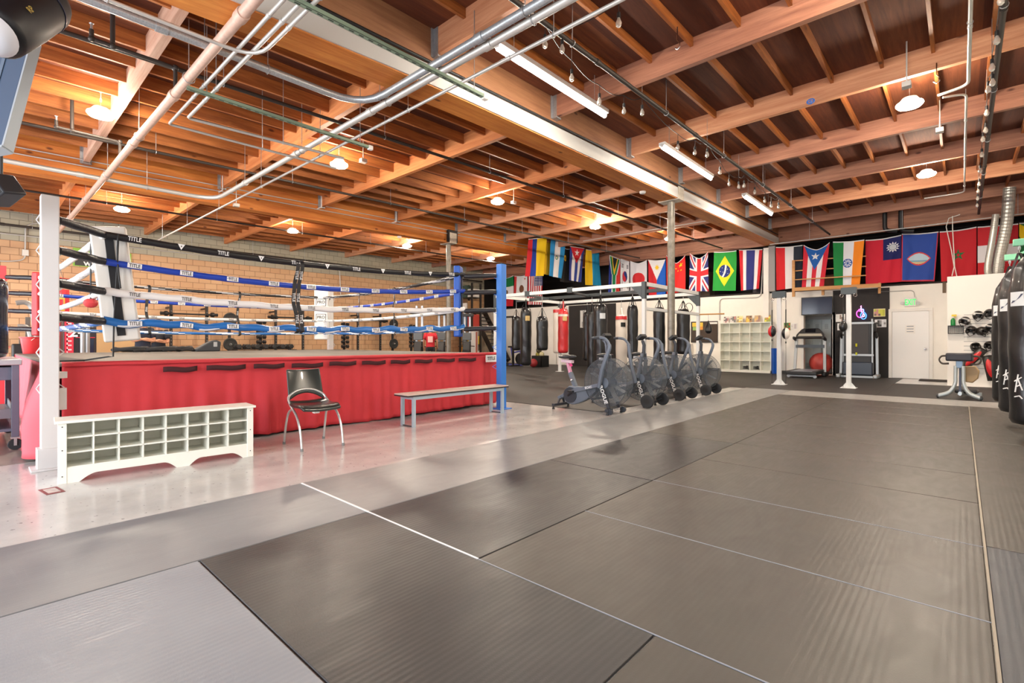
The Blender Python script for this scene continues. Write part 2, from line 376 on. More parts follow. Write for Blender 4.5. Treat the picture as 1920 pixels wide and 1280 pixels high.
# ------------------------------------------------------------- lights of the room
def led(x, y, label, z=None):
    z = z or deck(y)-.52
    t = thing('ceiling_lamp', label, 'lamp', (x, y, z), 0, 'round ceiling lamps')
    MB().lathe([(.03,.13),(.09,.11),(.13,.05),(.14,.03)]).build('lamp_housing', mat('lamp_white', (225,222,215), .5), t)
    MB().lathe([(.13,.04),(.16,.03),(.165,.01),(.14,-.02),(.07,-.04),(.001,-.045)], seg=24).build('diffuser', lamp_on, t)
    h = MB(); n = 5
    for i in range(n):
        zz = .19+i*(.33/n); h.tube([(.012*cos(a) if i % 2 else 0, 0 if i % 2 else .012*cos(a), zz+.03+.035*sin(a)) for a in [j*pi/4 for j in range(8)]], .004, 5, closed=True)
    h.tube([(0,0,.15),(0,0,.52)], .003, 5)
    h.build('hanging_chain', steel, t)
    return t
for (x, y, l) in ((-9.36,1.29,'glowing round ceiling lamp above the left end of the boxing ring, beside the pale purlin'), (-8.9,4.8,'glowing round ceiling lamp over the middle of the ring, under the silver conduits'),
    (-8.6,8.9,'glowing round ceiling lamp left of the flags, third from the ring in its row'), (-8.5,13.2,'glowing round ceiling lamp just above the yellow and light blue flag'), (-7.7,16.8,'glowing lamp showing beside the steel column above the red and gold flag'),
    (-.57,9.37,'glowing round ceiling lamp nearest on the right side, under two timber purlins'), (-.56,13.9,'glowing round ceiling lamp far right, above the blue island flag'),
    (-15.85,2.6,'glowing round ceiling lamp over the padded white ring corner near the block wall'), (-15.5,6.8,'glowing round ceiling lamp in front of a dark panel near the block wall'),
    (-15.2,10.9,'glowing round ceiling lamp left of the grey column behind the ring'), (-15.3,15.4,'small glowing ceiling lamp right of the blue corner pad, deep in the room'),
    (-.57,4.9,'round ceiling lamp above the near mats, over the camera side of the room')):
    led(x, y, l)
for y0, l in ((4.07,'lit white tube light nearest to the silver conduits'), (8.3,'lit white tube light in the middle of the row beside the beam'), (12.8,'lit white tube light at the far end of the row beside the beam')):
    t = thing('tube_light', l, 'light', (-3.95, y0, deck(y0)-.53), 0, 'tube lights along the beam')
    MB().box((-.06,0,.03), (.06,2.35,.09)).box((-.03,0,0), (.03,.02,.05)).box((-.03,2.33,0), (.03,2.35,.05)).build('housing', white_paint, t, bevel=.005)
    MB().cyl((0,.02,.0), (0,2.33,.0), .028, seg=12).build('tube', tube_on, t)
    MB().tube([(0,.3,.09),(0,.3,.5)], .004, 5).tube([(0,2.05,.09),(0,2.05,.5)], .004, 5).build('hanging_chain', steel, t)
def area(name, loc, rot, sx, sy, power, col):
    l = bpy.data.lights.new(name, 'AREA'); l.shape = 'RECTANGLE'; l.size = sx; l.size_y = sy; l.energy = power; l.color = col
    o = bpy.data.objects.new(name, l); COL.objects.link(o); o.location = loc; o.rotation_euler = rot
    return o
for (a, b), pw in zip(opens, DAY):
    area('daylight', ((a+b)/2, YF-.1, 1.85), (pi/2, 0, 0), b-a, 3.6, pw, (.93, .96, 1.0))
w = bpy.data.worlds.new('world'); SC.world = w; w.use_nodes = True
bg = w.node_tree.nodes['Background']; bg.inputs[0].default_value = (.85, .92, 1, 1); bg.inputs[1].default_value = 1.0
# ------------------------------------------------------------- floor mats
def mat_stuff(name, col, col2, axis, rough=.42, rib=.35, ribs=34):
    m = mat(name, col, rough, col2=col2, vscale=1.4); nt = m.node_tree; b = nt.nodes['Principled BSDF']; L = nt.links.new
    tc = nt.nodes.new('ShaderNodeTexCoord')
    wv = nt.nodes.new('ShaderNodeTexWave'); wv.bands_direction = axis; wv.inputs['Scale'].default_value = ribs/ (2*pi)*2; wv.inputs['Distortion'].default_value = .2
    L(tc.outputs['Object'], wv.inputs['Vector'])
    bp = nt.nodes.new('ShaderNodeBump'); bp.inputs['Strength'].default_value = rib; bp.inputs['Distance'].default_value = .003
    L(wv.outputs['Fac'], bp.inputs['Height'])
    n = nt.nodes.new('ShaderNodeTexNoise'); n.inputs['Scale'].default_value = 9; n.inputs['Detail'].default_value = 7; n.inputs['Distortion'].default_value = 1.2
    mp = nt.nodes.new('ShaderNodeMapping'); mp.inputs['Scale'].default_value = (1, .35, 1); mp.inputs['Rotation'].default_value = (0, 0, .7)
    L(tc.outputs['Object'], mp.inputs['Vector']); L(mp.outputs[0], n.inputs['Vector'])
    rr = nt.nodes.new('ShaderNodeMapRange'); rr.inputs[1].default_value = .3; rr.inputs[2].default_value = .7; rr.inputs[3].default_value = rough-.03; rr.inputs[4].default_value = rough+.05
    L(n.outputs['Fac'], rr.inputs[0]); L(rr.outputs[0], b.inputs['Roughness'])
    n4 = nt.nodes.new('ShaderNodeTexNoise'); n4.inputs['Scale'].default_value = 220; n4.inputs['Detail'].default_value = 2
    L(tc.outputs['Object'], n4.inputs['Vector'])
    b2 = nt.nodes.new('ShaderNodeBump'); b2.inputs['Strength'].default_value = .2; b2.inputs['Distance'].default_value = .002
    L(n4.outputs['Fac'], b2.inputs['Height']); L(bp.outputs[0], b2.inputs['Normal']); L(b2.outputs[0], b.inputs['Normal'])
    # worn pale scuffs
    sc = nt.nodes.new('ShaderNodeTexNoise'); sc.inputs['Scale'].default_value = 2.2; sc.inputs['Detail'].default_value = 9; sc.inputs['Distortion'].default_value = 2.5; sc.inputs['Roughness'].default_value = .75
    mp2 = nt.nodes.new('ShaderNodeMapping'); mp2.inputs['Scale'].default_value = (.5, 3., 1); mp2.inputs['Rotation'].default_value = (0, 0, -.35)
    L(tc.outputs['Object'], mp2.inputs['Vector']); L(mp2.outputs[0], sc.inputs['Vector'])
    cr = nt.nodes.new('ShaderNodeValToRGB'); cr.color_ramp.elements[0].position = .58; cr.color_ramp.elements[1].position = .85; cr.color_ramp.elements[1].color = (.4, .4, .4, 1); cr.color_ramp.elements[0].color = (0, 0, 0, 1)
    L(sc.outputs['Fac'], cr.inputs[0])
    mx = nt.nodes.new('ShaderNodeMix'); mx.data_type = 'RGBA'; src = b.inputs['Base Color'].links[0].from_socket
    L(cr.outputs[0], mx.inputs[0]); L(src, mx.inputs[6]); mx.inputs[7].default_value = S(*[min(255,int(q_*1.22)) for q_ in col]); L(mx.outputs[2], b.inputs['Base Color'])
    return m
m_grey = mat_stuff('grey_mat_vinyl', (125,127,131), (116,118,122), 'X', .4, .03)
m_grey2 = mat_stuff('pale_grey_mat_vinyl', (136,136,136), (126,126,127), 'X', .36, .03)
m_grey3 = mat_stuff('palest_mat_vinyl', (152,150,147), (142,140,138), 'X', .38, .03)
m_ltgrey = mat_stuff('light_grey_mat_vinyl', (136,140,148), (126,130,138), 'X', .42, .2)
m_dark = mat_stuff('charcoal_mat_vinyl', (70,65,59), (61,57,53), 'X', .43, .10)
m_dark2 = mat_stuff('dark_mat_vinyl', (44,44,46), (37,37,40), 'X', .40, .16)
m_blue = mat_stuff('blue_grey_mat_vinyl', (62,65,73), (54,57,65), 'X', .45, .08)
m_rub = mat('rubber_flooring', (54,51,49), .55, col2=(45,43,42), vscale=4, bump=.15, bscale=120)
MT = .012
def mat_tile(x0, y0, x1, y1, m, label, h=MT, name='floor_mat', cat='mat', group='folding mats of the training floor'):
    g = .004
    o = MB().box((x0+g, y0+g, 0), (x1-g, y1-g, h)).build(name, m, bevel=.004)
    return tag(o, label, cat, group)
gx0, gx1, dx1, mx1 = -3.93, -2.935, -1.873, .092
yy = [1.79+.995*k for k in range(11)]; yy[10] = 11.75
mat_tile(gx0, -3, gx1, 1.79, m_grey, 'long smooth grey floor mat in the strip in front of the white cubby bench')
mat_tile(gx0, 1.79, gx1, 12.9, m_grey2, 'long smooth grey floor mat running from the white metal strip to the rubber flooring')
mat_tile(gx1, -2.6, mx1-.97, .80, m_ltgrey, 'ribbed light grey floor mat nearest on the left, beside the blackest mat')
mat_tile(gx1, .80, -.88, 1.79, m_dark2, 'blackest floor mat, diagonal corner beside the ribbed light grey mat')
mat_tile(-.88, .80, 1.1, 1.79, m_dark, 'charcoal floor mat nearest at the bottom edge right of a short black seam')
mat_tile(mx1-.97, -2.6, 2.5, .80, m_ltgrey, 'ribbed light grey floor mat under the camera')
for k, (a, b) in enumerate(((1.79,3.76),(3.76,5.75),(5.75,7.74),(7.74,9.74),(9.74,11.75))):
    mat_tile(gx1, a, dx1, b, m_dark2 if k < 2 else m_dark, 'narrow dark floor mat along the grey strip, %s of its row' % ('nearest the camera', 'second from the camera', 'third and middle one', 'next to last', 'farthest one')[k])
nm = ['nearest the camera', 'second from the camera', 'third from the camera', 'fourth from the camera', 'fifth from the camera', 'sixth from the camera', 'seventh from the camera', 'eighth from the camera', 'ninth, before the last', 'farthest']
for k in range(10):
    mat_tile(dx1, yy[k], mx1, yy[k+1], m_dark, 'wide charcoal floor mat in the middle of the floor, '+nm[k])
mat_tile(mx1+.005, 1.79, 2.55, 3.78, m_blue, 'ribbed blue grey floor mat at the right edge, nearest of the side row', .02)
mat_tile(mx1+.005, 3.78, 2.55, 7.7, m_dark, 'ribbed dark floor mat under the row of heavy bags on the right', .02)
mat_tile(mx1+.005, 7.7, 2.55, 11.75, m_dark, 'ribbed dark floor mat at the far end under the heavy bags', .02)
mat_tile(gx1, 11.75, 2.55, 12.9, m_grey3, 'pale grey floor mat strip across the far end of the training mats')
# white metal joint strips and seams
tag(MB().box((gx0+.01,1.785,MT-.002), (gx1,1.799,MT+.003)).box((gx1,1.787,MT-.002), (dx1,1.796,MT+.0025)).build('joint_strip', mat('pale_strip', (226,226,228), .35), smooth=False), 'thin pale joint strip across the grey mat beside the blackest mat', 'strip')
sm = MB()
sm.box((dx1,1.788,MT-.002), (mx1,1.793,MT+.0015))
tag(sm.build('seam_strip', mat('pale_seam', (138,142,150), .4), smooth=False), 'thin pale seam across the wide charcoal mats, nearest the camera', 'seam', 'pale seams between the mats')
for y_, l_ in ((yy[1], 'thin pale seam across the wide charcoal mats, second from the camera'), (yy[2], 'thin pale seam across the wide charcoal mats, third from the camera')):
    tag(MB().box((dx1,y_-.0022,MT-.002), (mx1,y_+.0022,MT+.0012)).build('seam_strip', mat('pale_seam', (138,142,150), .4), smooth=False), l_, 'seam', 'pale seams between the mats')
tag(MB().box((mx1-.002,1.8,MT-.004), (mx1+.008,11.7,.021)).build('mat_edge', mat('tan_edge', (150,140,124), .5), smooth=False), 'pale raised edge along the right hand row of ribbed mats', 'edge strip')
# rubber flooring
RB = [((-20.1,6.84),(-12.5,12.9)),((-12.5,6.9),(-4.3,12.9)),((-20.1,12.9),(-9,19.6)),((-9,12.9),(-3.9,19.6)),((-3.9,12.9),(-1.35,19.58)),((-1.35,12.9),(2.55,17.05))]
rl = ['black rubber flooring behind the ring along the block wall', 'black rubber flooring under the air bikes and beside the ring', 'black rubber flooring in the far left corner', 'black rubber flooring under the hanging bags at the back', 'black rubber flooring in front of the treadmills', 'black rubber flooring under the strength bench at the white partition']
for (a, b), l in zip(RB, rl): mat_tile(a[0], a[1], b[0], b[1], m_rub, l, .008, 'rubber_flooring', 'flooring', 'black rubber flooring sheets')
# small mat at the exit door
tag(MB().box((-.93,18.6,.008), (-.3,19.5,.016)).build('door_mat', mat('door_mat', (46,40,38), .9), bevel=.004), 'dark brown door mat in front of the white exit door', 'mat')
# little red taped notice on the floor
ft = thing('floor_sticker', 'torn red edged notice taped to the white floor by the cubby bench', 'sticker', P(97,920,Z=0), R(8))
MB().box((-.11,-.055,.001), (.11,.055,.003)).build('red_border', mat('sticker_red', (140,60,62), .5), ft, smooth=False)
MB().box((-.075,-.035,.003), (.08,.035,.0045)).build('paper', mat('sticker_paper', (205,190,184), .5, var=.25, vscale=30), ft, smooth=False)

# ------------------------------------------------------------- boxing ring
CZ = .94
RXn, RXf, RYl, RYr = -6.29, -12.25, .52, 6.5
ring = thing('boxing_ring', 'raised boxing ring with red skirt, white and blue posts and padded ropes', 'boxing ring', (0,0,0))
canvas_m = mat('ring_canvas', (120,113,105), .65, col2=(98,93,87), vscale=1.2, stretch=(.3,1,1), bump=.1, bscale=15)
MB().box((RXf, RYl, CZ-.03), (RXn, RYr, CZ)).build('canvas', canvas_m, ring, bevel=.015)
MB().box((RXf+.08, RYl+.08, CZ-.16), (RXn-.08, RYr-.08, CZ-.035)).build('platform', black_metal, ring, smooth=False)
red_cloth = mat('red_cloth', (194,50,58), .75, bump=.06, bscale=300, var=.06, vscale=3)
daylit_red_cloth = mat('daylit_side_cloth', (216,92,104), .75, var=.05, vscale=2)  # same red cloth, lightened to pink for the daylight on this side
random.seed(3)
folds = [(random.uniform(.03,.97), random.uniform(.006,.02), random.uniform(.012,.05), random.uniform(-.05,.05)) for _ in range(46)]
def fold(u, w):
    s = 0
    for c, wd, a, sl in folds:
        s += a*math.exp(-((u-c-sl*w*w*.4)/wd)**2)*(.1+.9*w)
    return s
def skirt_front(u, v):
    y = lerp(RYl+.06, RYr-.02, u); w = 1-v
    return (RXn+.015+fold(u, w)*.9*min(1, w*1.6)-.02*w+.012*sin(u*230)*w, y, lerp(.03+.012*sin(u*9)+.008*sin(u*31), CZ-.012, v))
MB().grid(skirt_front, 220, 18).build('skirt', red_cloth, ring, ang=3.2, solid=.006)
# top roll of the apron
MB().grid(lambda u, v: (RXn-.05+.085*sin(v*pi/2*1.2)+.008*sin(u*70)*v, lerp(RYl+.06, RYr-.02, u), CZ+.012-.03*v*v-.05*max(0,v-.8)), 120, 5).build('apron_edge', red_cloth, ring, ang=3.2, solid=.006)
ap = MB()
yv = RYl+.85
while yv < RYr-.7:
    L_ = .42*(.75+.25*random.random()); z0 = CZ-.105+.012*random.random()
    if yv+L_ < RYr-.55:
        ap.grid(lambda u, v: (RXn+.055+.012*sin(u*3), yv+L_*u, z0-.02-.006*sin(u*3.1)+.055*v+.006*sin(u*7)), 8, 1)
    yv += L_+.09
ap.build('velcro_strip', mat('velcro', (64,24,28), .9), ring, ang=3.2, solid=.004)
tl = MB().box((RXn+.075,6.13,CZ-.155), (RXn+.08,6.4,CZ-.03), 0)
tl.text('TITLE', (RXn+.081,6.265,CZ-.09), (0,1,0), (0,0,1), .082, 1); tl.build('maker_patch', [white_paint, blackish], ring, smooth=False)
def skirt_left(u, v):
    x = lerp(RXn-.02, RXf, u); w = 1-v
    return (x, RYl+.05-.02-(.02+.30*sin(min(1, w*1.15)*pi*.62)*math.exp(-u*5)*(1-math.exp(-u*30))+.05*sin(u*60)*w*.6+.03*sin(u*23)*w), lerp(.05, CZ-.01, v))
MB().grid(skirt_left, 120, 14).build('skirt', daylit_red_cloth, ring, ang=3.2, solid=.006)
MB().grid(lambda u, v: (lerp(RXn, RXf, u), RYr+.01+.03*sin(u*80)*(1-v), lerp(.05, CZ-.01, v)), 80, 6).build('skirt', red_cloth, ring, ang=3.2, solid=.006)
MB().grid(lambda u, v: (RXf-.01-.03*sin(u*80)*(1-v), lerp(RYl, RYr, u), lerp(.05, CZ-.01, v)), 80, 6).build('skirt', red_cloth, ring, ang=3.2, solid=.006)
# posts
posts = {'A': (P(93,877,Z=0), 2.47), 'B': (P(940,766,Z=0), 2.47), 'C': (V((-12.42,6.45,0)), 2.47), 'D': (V((-12.4,.36,0)), 2.47)}
white_post = mat('white_post_paint', (206,204,203), .45); blue_post = mat('blue_post_paint', (58,122,205), .4); red_post = mat('red_post_paint', (214,66,74), .45)
pm = {'A': white_post, 'B': blue_post, 'C': white_post, 'D': red_post}
RZs = [2.26, 1.98, 1.67, 1.36]
cen = V(((RXn+RXf)/2, (RYl+RYr)/2, 0))
corners = {}
for k, (p, h) in posts.items():
    hw = .062
    b = MB()
    b.box((p.x-hw, p.y-hw, .0), (p.x+hw, p.y+hw, h))
    b.build('post', pm[k], ring, bevel=.008)
    bp = MB().box((p.x-.13, p.y-.13, 0), (p.x+.13, p.y+.13, .015))
    if k == 'A': bp.box((p.x-hw-.02, p.y-hw-.025, .01), (p.x+hw+.02, p.y+hw+.02, .19))
    bp.build('base_plate', pm[k], ring, bevel=.004)
    dx = 1 if cen.x > p.x else -1; dy = 1 if cen.y > p.y else -1
    q = V((p.x+dx*.45, p.y+dy*.45, 0)); corners[k] = q
    # support arm under the ring edge
    if k != 'B':
        MB().bar((p.x, p.y, .62), (p.x+dx*.04, p.y+dy*.11, .62), .05, .2).build('support_arm', pm[k], ring)
        MB().bar((p.x, p.y, CZ-.1), (p.x+dx*.06, p.y+dy*.11, CZ-.1), .06, .06).build('support_arm', pm[k], ring)
    eye = MB()
    for z in RZs+[.72, 1.05]:
        o = V((dx*.7, dy*.7, 0)); a = V((p.x, p.y, z))+V((dx*hw, dy*hw, 0))*.9
        s = V((-dy, dx, 0)).normalized()*.05
        eye.tube([a+V((0,0,.045)), a+o*.075, a-V((0,0,.045))], .006, 6)
        if k in 'BD' or True: eye.tube([V((p.x+dx*hw*.9, p.y-dy*hw*.9, z+.05)), V((p.x+dx*hw*1.7, p.y-dy*hw*1.3, z)), V((p.x+dx*hw*.9, p.y-dy*hw*.9, z-.05))], .006, 6)
    eye.build('rope_hook', pm[k], ring)
sleeve_m = mat('black_sleeve', (33,33,38), .4, bump=.2, bscale=40)
for k, (p, h) in posts.items():
    for z in RZs:
        q = corners[k]; a = V((p.x, p.y, z+.02)).lerp(V((q.x, q.y, z)), .14); b = V((q.x, q.y, z))
        pts = [a.lerp(b, t/6)+V((0,0,.002*sin(t*2.2))) for t in range(7)]
        MB().tube(pts, [.034, .039, .04, .04, .04, .04, .038], 12).build('turnbuckle_sleeve', sleeve_m, ring)
# ropes
vin = {'black': (mat('rope_black', (26,26,28), .4), mat('rope_grey', (170,170,172), .4)),
       'blue': (mat('rope_royal', (22,62,170), .35), mat('rope_pale', (232,234,240), .4)),
       'white': (mat('rope_white', (232,230,228), .4), mat('rope_pale_grey', (196,196,198), .4)),  # second colour is the pale grey spiral stripe of the white rope
       'azure': (mat('rope_azure', (30,104,178), .35), mat('rope_stripe', (228,236,244), .4))}
ink = mat('rope_ink', (30,30,34), .5)
cov = ['black', 'blue', 'white', 'azure']
def rope(a, b, sag, kind, r=.036, twist=0, text=0, wav=0, seed=0):
    m0, m1 = vin[kind]; n = 90; rnd = random.Random(seed); mb = MB(); seg = 12
    L_ = (b-a).length; t = (b-a).normalized(); s = t.cross(V((0,0,1))).normalized()
    pos = lambda u: a.lerp(b, u)-V((0,0,sag*4*u*(1-u)))+V((0,0,wav*sin(u*L_*9+seed)*.4))
    vs = []; fs = []; ms = []
    for i in range(n+1):
        u = i/n; c = pos(u)
        for k in range(seg):
            an = 2*pi*k/seg
            rr = r*(1+.07*sin(an*2+twist*u*40+seed)+(.12*wav/.01 if wav else .03)*sin(u*L_*17+an))
            vs.append(c+s*(cos(an)*rr)+V((0,0,sin(an)*rr*(1.15 if wav else 1))))
    for i in range(n):
        for k in range(seg):
            fs.append((i*seg+k, i*seg+(k+1) % seg, (i+1)*seg+(k+1) % seg, (i+1)*seg+k))
            spiral = (k+int(twist*i*.5)) % seg
            ms.append(1 if (twist and spiral in (0, 1, 2, 5)) or (kind == 'azure' and not twist and k == int(9+2*sin(i*.45)) % seg) else 0)
    o0 = len(mb.v); mb.v += [tuple(v) for v in vs]; mb.f += [list(f) for f in fs]; mb.m += ms
    for i_ in range(o0, len(mb.v)):
        c_ = pos((i_-o0)//seg/n); e_ = V(mb.v[i_])-c_; mb.v[i_] = tuple(c_+e_*(1+rnd.uniform(-.055, .055)))
    rp = mb.build('rope', [m0, m1], ring, ang=3.2)
    if text:
        lb = MB(); cam_side = 1 if s.dot(V((0,0,EYE))-a) > 0 else -1
        nrm = s*cam_side; ax = V((0,0,1)).cross(nrm) ; ax = -ax if False else ax
        step = .42; d = .25; i = 0
        while d < L_-.2:
            c = pos(d/L_)+nrm*(r*(1.34 if wav > .01 else 1.2 if wav else 1.1)); dz = (pos(min(1, d/L_+.01))-pos(max(0, d/L_-.01))).normalized()
            axx = dz if dz.dot(ax) > 0 else -dz; up = nrm.cross(axx)
            if kind == 'black' and i % 2:
                lb.add([c+axx*-.035+up*.03, c+axx*.035+up*.03, c-up*.035], [(0,2,1)], 0)
                lb.add([c+nrm*.002+axx*-.008+up*.012, c+nrm*.002+axx*.008+up*.012, c+nrm*.002-up*.008], [(0,2,1)], 1)
            else:
                w_, h_ = (.062, .026)
                bg_ = kind in ('blue', 'azure')
                if bg_: lb.add([c-axx*w_-up*h_, c+axx*w_-up*h_, c+axx*w_+up*h_, c-axx*w_+up*h_], [(0,1,2,3)], 0)
                lb.text('TITLE', c, axx, up, .04 if kind != 'black' else .048, 1 if kind != 'black' else 0, thick=.003, hs=1.35)
            d += step if kind == 'black' else .47; i += 1
        if lb.f: lb.build('printed_lettering', [mat('print_white', (240,240,240), .5), ink], rp, smooth=False)
    return rp
def at(k, z): return V((corners[k].x, corners[k].y, z))
for i, z in enumerate(RZs):
    rope(at('A', z), at('B', z+.03), (.10, .12, .09, .06)[i], cov[i], .037, text=1, wav=(0, 0, .008, .022)[i], seed=i)
    rope(at('D', z), at('C', z), (.05, .05, .04, .04)[i], cov[i], .03, twist=(1 if i in (0, 3) else 0), text=i in (1, 2), seed=10+i)
    rope(at('C', z), at('B', z+.02), (.07, .06, .05, .04)[i], cov[i], .03, twist=(1 if i in (0, 3) else 0), text=i in (1, 2), seed=20+i)
    rope(at('A', z), at('D', z), (.05, .05, .04, .03)[i], ('white', 'white', 'white', 'azure')[i], .036, twist=(0, 1, 0, 1)[i], seed=30+i)
# corner pads
def pad(k, m, w, h, zc, tilt, ofs, strap, name='corner_pad', yaw=0, marks=False):
    q = corners[k]; d = (cen-q).normalized(); c = V((q.x, q.y, zc))+d*ofs
    an = math.atan2(d.y, d.x)+yaw
    M = M4.Translation(c) @ M4.Rotation(an, 4, 'Z') @ M4.Rotation(tilt, 4, 'X') @ M4.Rotation(0, 4, 'Y')
    o = MB().box((-.055, -w/2, -h/2), (.055, w/2, h/2), M=M).build(name, m, ring, bevel=.02)
    if strap:
        a = strap
        MB().box((-.066, -a, -h/2+.06), (-.058, a, h/2-.1), M=M).build('strap', mat('black_webbing', (30,30,32), .8), o)
    if marks:
        t = MB()
        for zz in (.28, -.1, -.42):
            for e in (.062,):
                t.box((.055, -w*.36, zz-.09), (.058, w*.36, zz+.09), 0, M); t.box((.056, -w*.32, zz-.078), (.06, w*.32, zz+.078), 1, M)
                cc = M @ V((.062, 0, zz+.01)); t.text('PRO', cc, (M.to_3x3() @ V((0,1,0))), (M.to_3x3() @ V((0,0,1))), .1, 0)
        t.build('printed_lettering', [ink, white_paint], o, smooth=False)
    return o
pad('A', mat('pad_white', (224,220,212), .5, bump=.1, bscale=8), .31, 1.22, 1.76, R(-6), .16, .036, yaw=R(30))
pad('B', mat('pad_blue', (16,78,170), .45, bump=.1, bscale=8), .24, 1.2, 1.83, R(0), .1, .035)
pad('C', mat('pad_pale', (236,234,230), .5), .34, 1.3, 1.85, 0, .05, 0, marks=True)
pad('D', mat('pad_red', (190,40,46), .5), .3, 1.1, 1.8, 0, .05, .03)
# rope ties
tie_m = mat('tie_black', (28,28,32), .6); prn = mat('tie_print', (236,236,236), .5)
def tie(ka, kb, u, w=.05, big=False, sags=(.10, .12, .09, .06)):
    t = MB(); pts = []
    a_, b_ = corners[ka], corners[kb]; dr = (b_-a_).normalized(); s = dr.cross(V((0,0,1))).normalized()
    if s.dot(-a_) < 0: s = -s
    for i, z in enumerate(RZs):
        p = at(ka, z).lerp(at(kb, z), u)-V((0,0,sags[i]*4*u*(1-u)))
        pts.append(p)
    pts = [pts[0]+V((0,0,.05))]+pts+[pts[-1]-V((0,0,.05))]
    fine = []
    for i in range(len(pts)-1):
        for j in range(6): fine.append(pts[i].lerp(pts[i+1], j/6)+dr*(.03*sin((i+j/6)*1.9))+s*(.05+.012*sin((i+j/6)*6.28)))
    fine.append(pts[-1]+s*.05)
    for e in ((-1, 1) if big else (0,)):
        o = dr*(w*.55*e)
        vs = []; fs = []
        for p in fine: vs += [p+o-dr*w/2, p+o+dr*w/2]
        for i in range(len(fine)-1): fs.append((2*i, 2*i+1, 2*i+3, 2*i+2))
        t.add(vs, fs, 0)
        for i in range(3):
            c = pts[i+1].lerp(pts[i+2], .5)+o+dr*(.03*sin((i+1.5)*1.9))+s*.058
            ax = -(pts[i+1]-pts[i+2]).normalized(); up = s.cross(ax)
            t.text('TITLE', c+s*.004, ax, up, w*.95 if big else w*.8, 1)
    t.build('rope_tie', [tie_m, prn], ring, smooth=False)
tie('A', 'B', .412, .05, True)
for u in (.3, .62): tie('D', 'C', u, .05, False, (.05, .05, .04, .04))
for u in (.36, .62): tie('C', 'B', u, .04, False, (.07, .06, .05, .04))
tie('A', 'D', .45, .03, False, (.05, .05, .04, .03))
# loose cords hanging in the near left corner
cq = corners['A']
for j, dxy in enumerate(((-.1,.02),(-.02,.1),(.05,.12))):
    p0 = V((cq.x+dxy[0], cq.y+dxy[1], 2.27))
    pts = [p0+V((.02*sin(i*.9+j), .02*sin(i*.7+j*2), -i*(.32 if j == 1 else .14))) for i in range(5)]
    if j == 1: pts += [V((pts[-1].x-.05, pts[-1].y-.03, .99)), V((pts[-1].x-.28, pts[-1].y-.2, CZ+.01)), V((pts[-1].x-.1, pts[-1].y-.42, CZ+.012))]
    MB().tube(pts, .008, 6).build('loose_cord', mat('cord_black', (30,30,32), .6), ring)
# red ball on cords
t = thing('slip_ball', 'red ball hanging on black cords in the near left ring corner', 'ball', P(170,568,D=5.45), 0)
MB().lathe([(.002,-.053),(.03,-.048),(.055,-.03),(.066,0),(.055,.03),(.03,.046),(.012,.04),(.002,.03)], seg=20).build('ball', mat('red_foam', (208,64,66), .6), t)
MB().tube([(-.012,0,.03),(-.016,0,.35),(-.01,0,.72)], .006, 6).tube([(.014,0,.03),(.02,0,.35),(.016,0,.72)], .006, 6).build('cord', mat('cord_black', (30,30,32), .6), t)
# ------------------------------------------------------------- white shoe cubby bench
cub_m = mat('cubby_white', (236,236,226), .4)
a = P(108,909,Z=0); b = P(475,855,Z=0); L_ = (b-a).length
t = thing('shoe_bench', 'low white cubby bench with 24 open cubbies in front of the red ring skirt', 'shoe bench', (a.x, a.y, 0), math.atan2(b.y-a.y, b.x-a.x))
D_, H_ = .3, .51
MB().box((-.02,-.02,H_-.022), (L_+.02,D_+.01,H_)).build('top_board', cub_m, t, bevel=.004)
for x0 in (0, L_-.055):
    o = MB().box((x0,0,0), (x0+.055,.02,H_-.022)).build('front_stile', cub_m, t, bevel=.002)
    s = MB()
    for z in (.06,.27,.46): s.cyl((x0+.0275,-.001,z), (x0+.0275,.004,z), .005, seg=8)
    s.build('screw', mat('screw_dark', (70,70,70), .4, .6), o)
for x0 in (.004, L_-.022): MB().box((x0,.02,0), (x0+.018,D_,H_-.022)).build('side_panel', cub_m, t)
MB().box((.02,D_-.008,.11), (L_-.02,D_,H_-.022)).build('back_panel', cub_m, t)
zc = [.125,.245,.366]
for z in zc: MB().box((.022,.012,z-.006), (L_-.022,D_-.008,z+.006)).build('shelf', cub_m, t)
for k in range(1, 8):
    xk = .055+(L_-.11)*k/8
    MB().box((xk-.005,.012,.125), (xk+.005,D_-.008,H_-.022)).build('divider', cub_m, t)
arch = [(.055,0),(.13,0)]+[(.13+.12*i/6, .062*sin(i/6*pi/2)) for i in range(1,7)]+[(.70+.10*i/6, .062*cos(i/6*pi/2)) for i in range(7)]+[(.9,0)]+[(.9+.1*i/6, .062*sin(i/6*pi/2)) for i in range(1,7)]+[(1.24+.11*i/6, .062*cos(i/6*pi/2)) for i in range(7)]+[(L_-.055,0),(L_-.055,.125),(.055,.125)]
MB().prism(arch, (0,.004,0), (1,0,0), (0,0,1), (0,1,0), .014).build('arched_apron', cub_m, t, ang=.4)

